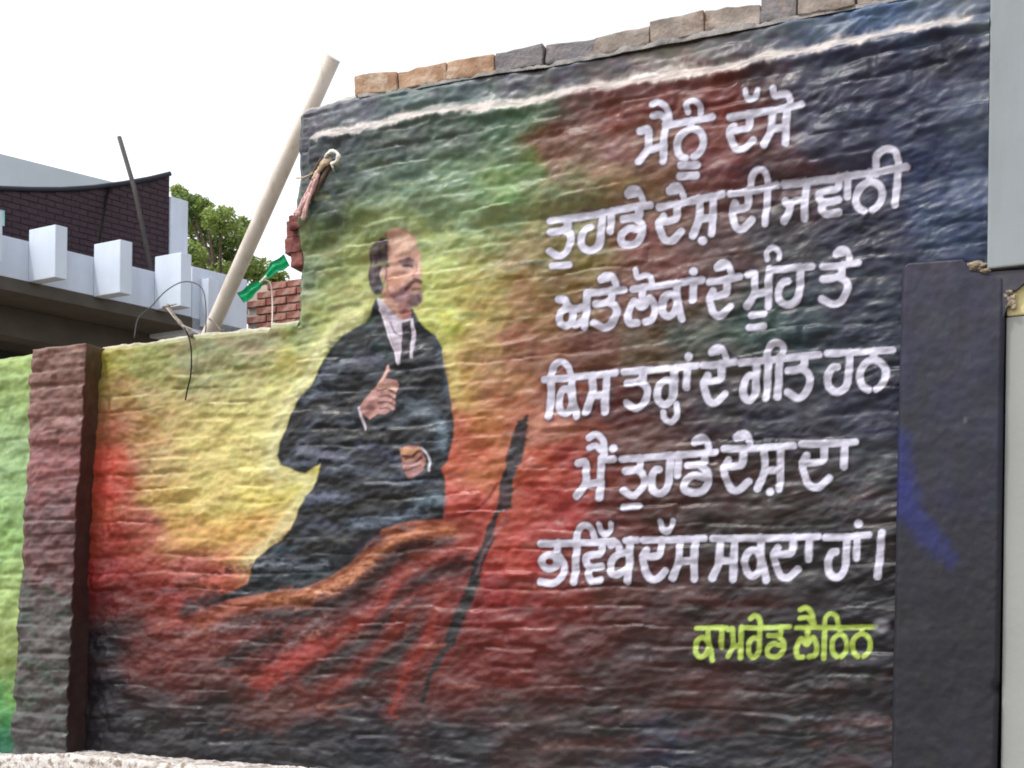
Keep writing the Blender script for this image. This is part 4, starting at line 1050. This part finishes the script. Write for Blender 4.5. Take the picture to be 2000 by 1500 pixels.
# ------------------------------------------------------------------ porch roof building at the left, beyond the wall
FD = Vector((2300, 2400, 0)).normalized()          # along its edge, to the right and away
SD = Vector((-4400, 2400, 0)).normalized()         # across a block, to the left and away
BP0 = Vector((ray(0, 700)[0] * 9.5, 9.5, 0))
def bt(x):   # distance along the edge where photo column x meets it (taken at y = 520)
    rx = ray(x, 520)[0]
    return (BP0.x - rx * BP0.y) / (rx * FD.y - FD.x)
def bz(x, y, back=0.0):
    p = BP0 + FD * bt(x)
    return CAMZ + ray(x, y)[2] * (p.y + back)
bld = empty('porch_building', (BP0.x, BP0.y, 0))
tag(bld, 'white porch roof with projecting blocks along its parapet and a maroon tiled screen', 'building')
OUT = -SD
t0, t1 = bt(-160), bt(482)
ztp0, ztp1 = bz(0, 462), bz(270, 525)
def zl(t, xa, ya, xb, yb):
    ta, tb = bt(xa), bt(xb); za, zb_ = bz(xa, ya), bz(xb, yb)
    return za + (zb_ - za) * (t - ta) / (tb - ta)
top_z = (bz(20, 461) + bz(148, 494) + bz(270, 524)) / 3
bot_z = (bz(20, 541) + bz(200, 583) + bz(390, 622)) / 3
# parapet (level, behind the blocks)
bm = bmesh.new()
a_, b_ = BP0 + FD * t0, BP0 + FD * bt(375)
prism(bm, [a_, b_, b_ + SD * .12, a_ + SD * .12][::1], bot_z, top_z)
link('parapet', fin(bm, False, .006), M['white'], bld)
# far taller piece
bm = bmesh.new()
a2_, b2_ = BP0 + FD * (bt(375) + .003), BP0 + FD * bt(484)
prism(bm, [a2_, b2_, b2_ + SD * .5, a2_ + SD * .5], bz(430, 660), bz(430, 533))
link('end_block', fin(bm, False, .008), M['white'], bld)
bm = bmesh.new()
a3_ = BP0 + FD * bt(391)
prism(bm, [a3_ + OUT * .10, a3_ + FD * .10 + OUT * .10, a3_ + FD * .10 + OUT * .003, a3_ + OUT * .003], bz(400, 640), bz(400, 548))
link('end_rib', fin(bm, False, .004), M['white'], bld)
for xl, xm, xr, yt, yb in ((-78, -27, -4, 408, 508), (47, 99, 123, 438, 541), (172, 226, 250, 467, 571), (290, 345, 366, 492, 597)):
    # xm is the near corner; the side runs back-left to xl, the front runs to xr
    tm, tr = bt(xm), bt(xr)
    dep = .30
    fr_ = BP0 + FD * tm + OUT * dep
    # slide so that the near corner is seen at xm
    for _ in range(12):
        px_ = PPX + (fr_.x / fr_.y) * F
        fr_ += FD * ((xm - px_) / F * fr_.y) * 1.2
    wd = (xr - xm) / F * fr_.y / max(.2, (FD.x - FD.y * fr_.x / fr_.y))
    k1 = fr_ + FD * wd
    zt2 = CAMZ + ray(xm, yt)[2] * fr_.y; zb2 = CAMZ + ray(xm, yb)[2] * fr_.y
    bm = bmesh.new()
    prism(bm, [fr_, k1, k1 + SD * (dep - .003), fr_ + SD * (dep - .003)], zb2, zt2)
    link('parapet_block', fin(bm, False, .006), M['white'], bld)
# slab under the parapet: pale edge and brown soffit
bm = bmesh.new()
prism(bm, [BP0 + FD * t0, BP0 + FD * t1, BP0 + FD * t1 + SD * 3.4, BP0 + FD * t0 + SD * 3.4], bot_z - .10, bot_z - .004)
link('roof_slab', fin(bm), M['soffit'], bld)
bm = bmesh.new()
prism(bm, [BP0 + FD * t0 + SD * .5, BP0 + FD * (t1 - .3) + SD * .5, BP0 + FD * (t1 - .3) + SD * .72, BP0 + FD * t0 + SD * .72], bot_z - .34, bot_z - .104)
link('edge_beam', fin(bm), M['soffit'], bld)
bm = bmesh.new()
prism(bm, [BP0 + FD * t0 + SD * 2.2, BP0 + FD * (t1 - .2) + SD * 2.2, BP0 + FD * (t1 - .2) + SD * 2.4, BP0 + FD * t0 + SD * 2.4], 0, bot_z - .106)
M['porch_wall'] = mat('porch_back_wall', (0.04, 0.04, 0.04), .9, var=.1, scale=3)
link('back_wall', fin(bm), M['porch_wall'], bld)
# maroon tiled screen with a swept top, standing on the slab
scr_o = BP0 + SD * .75
def sct(x, y=450):
    rx = ray(x, y)[0]
    return (scr_o.x - rx * scr_o.y) / (rx * FD.y - FD.x)
def scz(x, y):
    p = scr_o + FD * sct(x, y)
    return CAMZ + ray(x, y)[2] * p.y
curve = [(-160, 352), (-60, 366), (0, 371), (60, 373), (120, 373), (180, 369), (240, 361), (290, 352), (331, 342)]
cv_t = [sct(x, y) for x, y in curve]; cv_z = [scz(x, y) for x, y in curve]
tt = np.linspace(cv_t[0], cv_t[-1], 60)
tzv = np.interp(tt, cv_t, cv_z)
zfoot = bot_z
bm = bmesh.new()
fr = [bm.verts.new(scr_o + FD * t + Vector((0, 0, z))) for t, z in zip(tt, tzv)]
fb = [bm.verts.new(scr_o + FD * t + Vector((0, 0, zfoot))) for t in tt]
kr = [bm.verts.new(scr_o + SD * .1 + FD * t + Vector((0, 0, z))) for t, z in zip(tt, tzv)]
kb = [bm.verts.new(scr_o + SD * .1 + FD * t + Vector((0, 0, zfoot))) for t in tt]
for i in range(len(tt) - 1):
    bm.faces.new((fb[i], fb[i + 1], fr[i + 1], fr[i])); bm.faces.new((kb[i + 1], kb[i], kr[i], kr[i + 1])); bm.faces.new((fr[i], fr[i + 1], kr[i + 1], kr[i]))
bm.faces.new((fb[0], fr[0], kr[0], kb[0])); bm.faces.new((fb[-1], kb[-1], kr[-1], fr[-1]))
scr = link('tiled_screen', fin(bm), M['maroon_bed'], bld)
# tile courses on it, joined: too small to pick apart
bm = bmesh.new()
th, tw = 0.052, 0.15
zz_ = zfoot + .002; row = 0
while zz_ < max(tzv):
    t = tt[0] + (row % 2) * tw / 2
    while t + tw < tt[-1] + tw * .9:
        if t < tt[-1] - .02 and np.interp(t + tw / 2, tt, tzv) > zz_ + th * .7 and zz_ > top_z - .15:
            o = random.uniform(.003, .006)
            p = scr_o + OUT * .001
            vv = [p + FD * (t + .004), p + FD * (min(t + tw, tt[-1]) - .004)]
            q = [bm.verts.new(v + Vector((0, 0, z)) + OUT * (o if k2 else 0)) for k2 in (0, 1) for v, z in ((vv[0], zz_ + .004), (vv[1], zz_ + .004), (vv[1], zz_ + th - .006), (vv[0], zz_ + th - .006))]
            bm.faces.new(q[4:])
            for k2 in range(4): bm.faces.new((q[k2], q[(k2 + 1) % 4], q[4 + (k2 + 1) % 4], q[4 + k2]))
        t += tw
    zz_ += th; row += 1
tl = link('tile_courses', fin(bm), M['maroon_tile'], bld); tl['kind'] = 'stuff'
bm = bmesh.new()
tube(bm, [scr_o + OUT * .01 + FD * t + Vector((0, 0, z + .012)) for t, z in zip(tt, tzv)], .022, 8)
link('rim', fin(bm, True), M['navy'], bld)
# small pale sign edge at the far left
bm = bmesh.new()
pa = scr_o + OUT * .03 + FD * sct(-40)
pb = scr_o + OUT * .03 + FD * sct(4)
prism(bm, [pa, pb, pb + SD * .015, pa + SD * .015], scz(2, 442), scz(2, 412))
M['teal'] = mat('teal_sign', (.25, .50, .45), .5)
link('sign_panel', fin(bm), M['teal'], bld)
# white corner upright at the right end of the screen
bm = bmesh.new()
pa = scr_o + OUT * .02 + FD * (tt[-1] + .003); pb = scr_o + OUT * .02 + FD * sct(364)
prism(bm, [pa, pb, pb + SD * .2, pa + SD * .2], zfoot, scz(345, 388))
link('corner_upright', fin(bm, False, .006), M['white'], bld)
# support posts hidden behind the wall
for x in (40, 440):
    bm = bmesh.new(); p = BP0 + FD * bt(x) + SD * 1.0
    prism(bm, [p, p + FD * .22, p + FD * .22 + SD * .22, p + SD * .22], 0, bot_z - .34 if x == 40 else bot_z - .106)
    link('post', fin(bm), M['white'], bld)

# grey upper block behind with a sloping top
up = BP0 + SD * 3.2
def upt(x, y=350):
    rx = ray(x, y)[0]
    return (up.x - rx * up.y) / (rx * FD.y - FD.x)
def upz(x, y):
    p = up + FD * upt(x, y)
    return CAMZ + ray(x, y)[2] * p.y
bm = bmesh.new()
pts = [(-220, 246), (0, 300), (215, 354), (300, 374)]
f_ = [up + FD * upt(x, y) + Vector((0, 0, upz(x, y))) for x, y in pts]
fv = [bm.verts.new(v) for v in f_] + [bm.verts.new((f_[3].x, f_[3].y, 0)), bm.verts.new((f_[0].x, f_[0].y, 0))]
kv = [bm.verts.new(v.co + SD * 2.0) for v in fv]
bm.faces.new(fv); bm.faces.new(list(reversed(kv)))
for i in range(6): bm.faces.new((fv[i], kv[i], kv[(i + 1) % 6], fv[(i + 1) % 6]))
gb = link('grey_building', fin(bm), M['grey_wall'])
tag(gb, 'pale grey block with a sloping top behind the maroon screen', 'building')

# rod and its stay wire on the porch roof
bm = bmesh.new()
pA, pB = at(233, 268, 10.9), at(262, 366, 10.75)
pC = at(302, 500, 10.55)
tube(bm, [pA, pB, pC + Vector((0, 0, -.25))], .020, 8)
ro = link('roof_rod', fin(bm, True), M['rust']); tag(ro, 'thin grey rod leaning up above the maroon screen', 'rod')
bm = bmesh.new()
tube(bm, smooth_path([at(214, 364, 10.9), at(205, 400, 10.85), at(190, 492, 10.5)]), .011, 6)
st = link('stay_wire', fin(bm, True), M['wire']); tag(st, 'dark cable hanging down across the maroon screen left of the rod', 'cable')

# ------------------------------------------------------------------ far red brick wall
rw = empty('red_brick_wall', at(525, 1200, 11.5))
rw.location.z = 0
tag(rw, 'bare red brick wall seen past the green ribbon, left of the mural', 'wall')
rd = RV; rn = NV
r0 = at(484, 620, 11.5); r0.z = 0
Lr = 1.5
rzt = at(530, 548, 11.3).z
bm = bmesh.new()
prism(bm, [r0, r0 + rd * Lr, r0 + rd * Lr - rn * .2, r0 - rn * .2], 0, rzt - .01)
link('mortar_bed', fin(bm), M['mortar'], rw)
bmb = bmesh.new()
bmesh.ops.create_cube(bmb, size=1)
for v in bmb.verts: v.co = Vector((v.co.x * .218, v.co.y * .05, v.co.z * .060))
bmesh.ops.bevel(bmb, geom=bmb.edges[:], offset=.004, segments=1, affect='EDGES')
bme = fin(bmb)
bme.materials.append(M['red_brick'])
ang = math.atan2(rd.y, rd.x)
zz_ = rzt - .035; row = 0
while zz_ > at(530, 655, 11.5).z - .12:
    for k in range(7):
        ss_ = (k + .5) * .23 - (row % 2) * .115
        if ss_ < .1 - .09: continue
        # stepped, broken head
        if row == 0 and k < 1 or (row == 1 and k == 0 and False): continue
        p = r0 + rd * ss_ + rn * random.uniform(-.006, .01)
        o = link('brick', bme, None)
        o.parent = rw
        o.location = Vector((p.x, p.y, zz_)) - rw.location
        o.rotation_euler = (0, random.uniform(-.02, .02), ang + random.uniform(-.02, .02))
    zz_ -= .0735; row += 1

# ------------------------------------------------------------------ tree beyond
def leaf_mat():
    m = bpy.data.materials.new('foliage'); m.use_nodes = True
    N, L = m.node_tree.nodes, m.node_tree.links
    b = N['Principled BSDF']; b.inputs['Roughness'].default_value = .5
    oi = N.new('ShaderNodeAttribute'); oi.attribute_name = 'tint'
    rp = N.new('ShaderNodeValToRGB')
    rp.color_ramp.elements[0].color = (.07, .13, .03, 1); rp.color_ramp.elements[1].color = (.32, .40, .10, 1)
    L.new(oi.outputs['Fac'], rp.inputs[0]); L.new(rp.outputs[0], b.inputs['Base Color'])
    tr = N.new('ShaderNodeBsdfTranslucent'); L.new(rp.outputs[0], tr.inputs[0])
    mx = N.new('ShaderNodeMixShader'); mx.inputs[0].default_value = .35
    L.new(b.outputs[0], mx.inputs[1]); L.new(tr.outputs[0], mx.inputs[2]); L.new(mx.outputs[0], N['Material Output'].inputs[0])
    return m
M['leaf'] = leaf_mat()
tb = at(440, 900, 14.5); tb.z = 0
tree = empty('leafy_tree', tb)
tag(tree, 'bright green leafy tree between the white porch and the pole', 'tree')
bm = bmesh.new()
trunk_top = at(435, 640, 14.5)
tube(bm, smooth_path([tb + Vector((0, 0, -.1)), tb + Vector((.1, 0, 1.2)), trunk_top]), .16, 10, r1=.09)
limbs = []
clumps = []
for x, y, r in ((372, 402, 30), (395, 440, 42), (350, 440, 30), (430, 430, 34), (455, 470, 40), (410, 500, 44), (365, 500, 36), (470, 520, 36), (500, 530, 34), (440, 545, 40), (390, 555, 34), (520, 560, 30), (540, 540, 22), (480, 590, 40), (345, 400, 18), (350, 375, 16), (475, 440, 22), (400, 400, 16), (420, 600, 50), (360, 600, 40), (540, 600, 30), (345, 560, 30)):
    c = at(x, y, 14.5 + random.uniform(-.5, .5))
    clumps.append((c, r / F * 14.5))
    tube(bm, smooth_path([trunk_top, (trunk_top + c) / 2 + Vector((random.uniform(-.1, .1), 0, -.05)), c]), .035, 6, r1=.008)
link('trunk', fin(bm, True), M['bark'], tree)
lv, lf, lt = [], [], []
for c, r in clumps:
    ct = random.uniform(-.15, .25)
    for k in range(int(720 * (r / .2) ** 1.6)):
        d = Vector((random.gauss(0, 1), random.gauss(0, 1), random.gauss(0, 1))).normalized() * (random.random() ** .45) * r
        d.x *= 1.15; d.z *= .85
        p = c + d
        a = Vector((random.gauss(0, 1), random.gauss(0, 1), random.gauss(0, .6))).normalized()
        b = a.cross(Vector((random.gauss(0, 1), random.gauss(0, 1), random.gauss(0, 1)))).normalized()
        l, w_ = random.uniform(.022, .042), random.uniform(.010, .018)
        i = len(lv)
        lv += [p - a * l, p + b * w_, p + a * l, p - b * w_]
        lf.append((i, i + 1, i + 2, i + 3)); t_ = min(1, max(0, .45 + ct + random.uniform(-.3, .3)))
        lt += [t_] * 4
me = me_from(lv, lf)
at_ = me.attributes.new('tint', 'FLOAT', 'POINT'); at_.data.foreach_set('value', lt)
link('crown', me, M['leaf'], tree)

# ------------------------------------------------------------------ leaning pole behind the wall
bm = bmesh.new()
top_p = at(650, 112, 6.15); low_p = at(410, 650, 6.75)
dirp = (low_p - top_p)
foot = top_p + dirp * ((top_p.z) / (top_p.z - low_p.z))
tube(bm, [top_p, top_p + dirp * .3, top_p + dirp * .6, low_p, foot], .041, 20, r1=.041)
po = link('leaning_pole', fin(bm, True), M['pole'])
for p in po.data.polygons:
    if len(p.vertices) > 4: p.use_smooth = False
tag(po, 'long pale pole leaning behind the top left corner of the wall', 'pole')

# ------------------------------------------------------------------ green ribbon tied over the gap
rb = empty('green_ribbon', at(515, 545, 6.5))
tag(rb, 'bright green plastic ribbon pinched in the middle beside the pole', 'ribbon')
def ribbon(pts, ws):
    bm = bmesh.new(); prev = None
    for i, (p, w_) in enumerate(zip(pts, ws)):
        t = (pts[min(i + 1, len(pts) - 1)] - pts[max(i - 1, 0)]).normalized()
        s = t.cross(Vector((0, 1, 0))).normalized()
        cur = []
        for k in range(9):
            u = k / 8 - .5
            cur.append(bm.verts.new(p + s * w_ * u + Vector((0, -1, 0)) * (.005 * math.sin(u * 11 + i * .12) + .002 * math.sin(i))))
        if prev:
            for k in range(8): bm.faces.new((prev[k], prev[k + 1], cur[k + 1], cur[k]))
        prev = cur
    bmesh.ops.solidify(bm, geom=bm.faces[:], thickness=.0015)
    return fin(bm, True)
k0 = at(514, 546, 6.5)
def wing(x, y, lift):
    e = at(x, y, 6.5)
    return [k0 + (e - k0) * (i / 15) + Vector((0, .008 * math.sin(i * .7), lift * math.sin(i / 15 * math.pi))) for i in range(16)]
A1, A2 = wing(561, 509, .012), wing(470, 583, -.006)
W1 = [.020 + .048 * min(1, (i / 9)) ** .8 for i in range(16)]
link('loop', ribbon(A1, W1), M['ribbon'], rb)
link('loop', ribbon(A2, [w_ * .92 for w_ in W1]), M['ribbon'], rb)
bm = bmesh.new()
tube(bm, smooth_path([at(508, 552, 6.47), at(514, 546, 6.46), at(520, 540, 6.47)]), .007, 8)
tube(bm, smooth_path([at(514, 546, 6.46), at(528, 554, 6.47), at(532, 590, 6.47), at(531, 650, 6.4)]), .0035, 6)
link('string', fin(bm, True), M['cord'], rb)

# ------------------------------------------------------------------ frayed rag tied near the wall's corner
rg = empty('frayed_rag', wpt(*unw(648, 305, .05), .05))
tag(rg, 'frayed pale and pink rag knotted at the upper left corner of the mural', 'rag')
def wp(x, y, d): return wpt(*unw(x, y, d), d)
def strands(specs, m, nm):
    bm = bmesh.new()
    for pts, r, r1 in specs:
        tube(bm, smooth_path([wp(*p) for p in pts], 5), r, 7, r1=r1, wob=.25, flat=.7)
    link(nm, fin(bm, True), m, rg)
strands([([(636, 306, .06), (642, 298, .085), (652, 295, .09), (661, 303, .09), (658, 314, .085), (648, 320, .07)], .0075, .010),
         ([(648, 318, .07), (650, 326, .07), (652, 334, .05)], .008, .004)], M['rag_white'], 'knot')
strands([([(648, 312, .06), (636, 318, .07), (622, 334, 0.052), (612, 352, .07)], .014, .010),
         ([(640, 304, .05), (628, 322, .06), (618, 344, .06)], .009, .008),
         ([(612, 338, .05), (594, 346, .045), (577, 348, .04)], .005, .003)], M['rag_tan'], 'rope')
strands([([(646, 318, .045), (640, 330, .05), (628, 352, .05), (618, 372, .045), (606, 392, .04)], .012, .006),
         ([(634, 300, .045), (618, 326, .05), (604, 350, .045)], .008, .004)], M['rag_shade'], 'shadowed_fold')
strands([([(622, 340, .06), (612, 368, .065), (602, 392, .06), (594, 416, .055), (592, 430, .05)], .008, .009),
         ([(618, 344, .06), (604, 372, .06), (592, 396, .05), (582, 420, .05)], .010, .012),
         ([(616, 350, .07), (606, 382, .07), (600, 402, .065), (596, 426, .055)], .007, .005),
         ([(606, 378, .06), (590, 402, .055), (574, 418, .05)], .012, .008)], M['rag_pink'], 'tail')

# ------------------------------------------------------------------ twigs and wires on the crest of the low wall
tw = empty('dry_twig', wpt(*unw(372, 652), -.03))
tag(tw, 'dry forked twig lying over the top of the low wall', 'twig')
bm = bmesh.new()
tube(bm, smooth_path([wp(328, 596, -.20), wp(334, 608, -.16), wp(346, 624, -.10), wp(360, 640, -.05), wp(374, 656, .01)]), .007, 7, r1=.010, wob=.2)
tube(bm, smooth_path([wp(318, 600, -.2), wp(330, 597, -.18), wp(345, 594, -.15)]), .006, 6, r1=.002)
link('branch', fin(bm, True), M['twig'], tw)
bm = bmesh.new()
tube(bm, smooth_path([wp(356, 636, -.05), wp(372, 642, -.05), wp(386, 650, -.05), wp(398, 655, -.05)]), .0045, 6, r1=.003)
tube(bm, smooth_path([wp(326, 602, -.16), wp(336, 615, -.13), wp(350, 632, -.07)]), .0035, 6)
link('split_end', fin(bm, True), M['twig_pale'], tw)
bm = bmesh.new()
tube(bm, smooth_path([wp(262, 660, -.05), wp(270, 622, -.12), wp(296, 598, -.2), wp(322, 570, -.24), wp(352, 552, -.24), wp(378, 552, -.22), (wp(396, 566, -.18)), wp(402, 600, -.12), wp(402, 640, -.06), wp(400, 656, -.05)]), .0028, 6)
wi = link('looped_wire', fin(bm, True), M['rust']); tag(wi, 'thin rusty wire arching above the low wall in front of the porch', 'wire')
bm = bmesh.new()
tube(bm, smooth_path([wp(360, 640, -.02), wp(366, 652, .022), wp(372, 672, .024), wp(374, 700, .022), wp(372, 735, .022), wp(366, 760, .024), wp(362, 782, .022)]), .0032, 6)
hw = link('hanging_wire', fin(bm, True), M['wire']); tag(hw, 'short black wire hanging down the face of the low wall', 'wire')
bm = bmesh.new()
tube(bm, smooth_path([wp(408, 622, -.05), wp(422, 634, -.05), wp(432, 646, -.03)]), .004, 6)
tube(bm, smooth_path([wp(432, 646, -.03), wp(440, 644, -.04)]), .004, 6)
sk = link('small_stick', fin(bm, True), M['twig']); tag(sk, 'short brown stick across the foot of the leaning pole', 'stick')
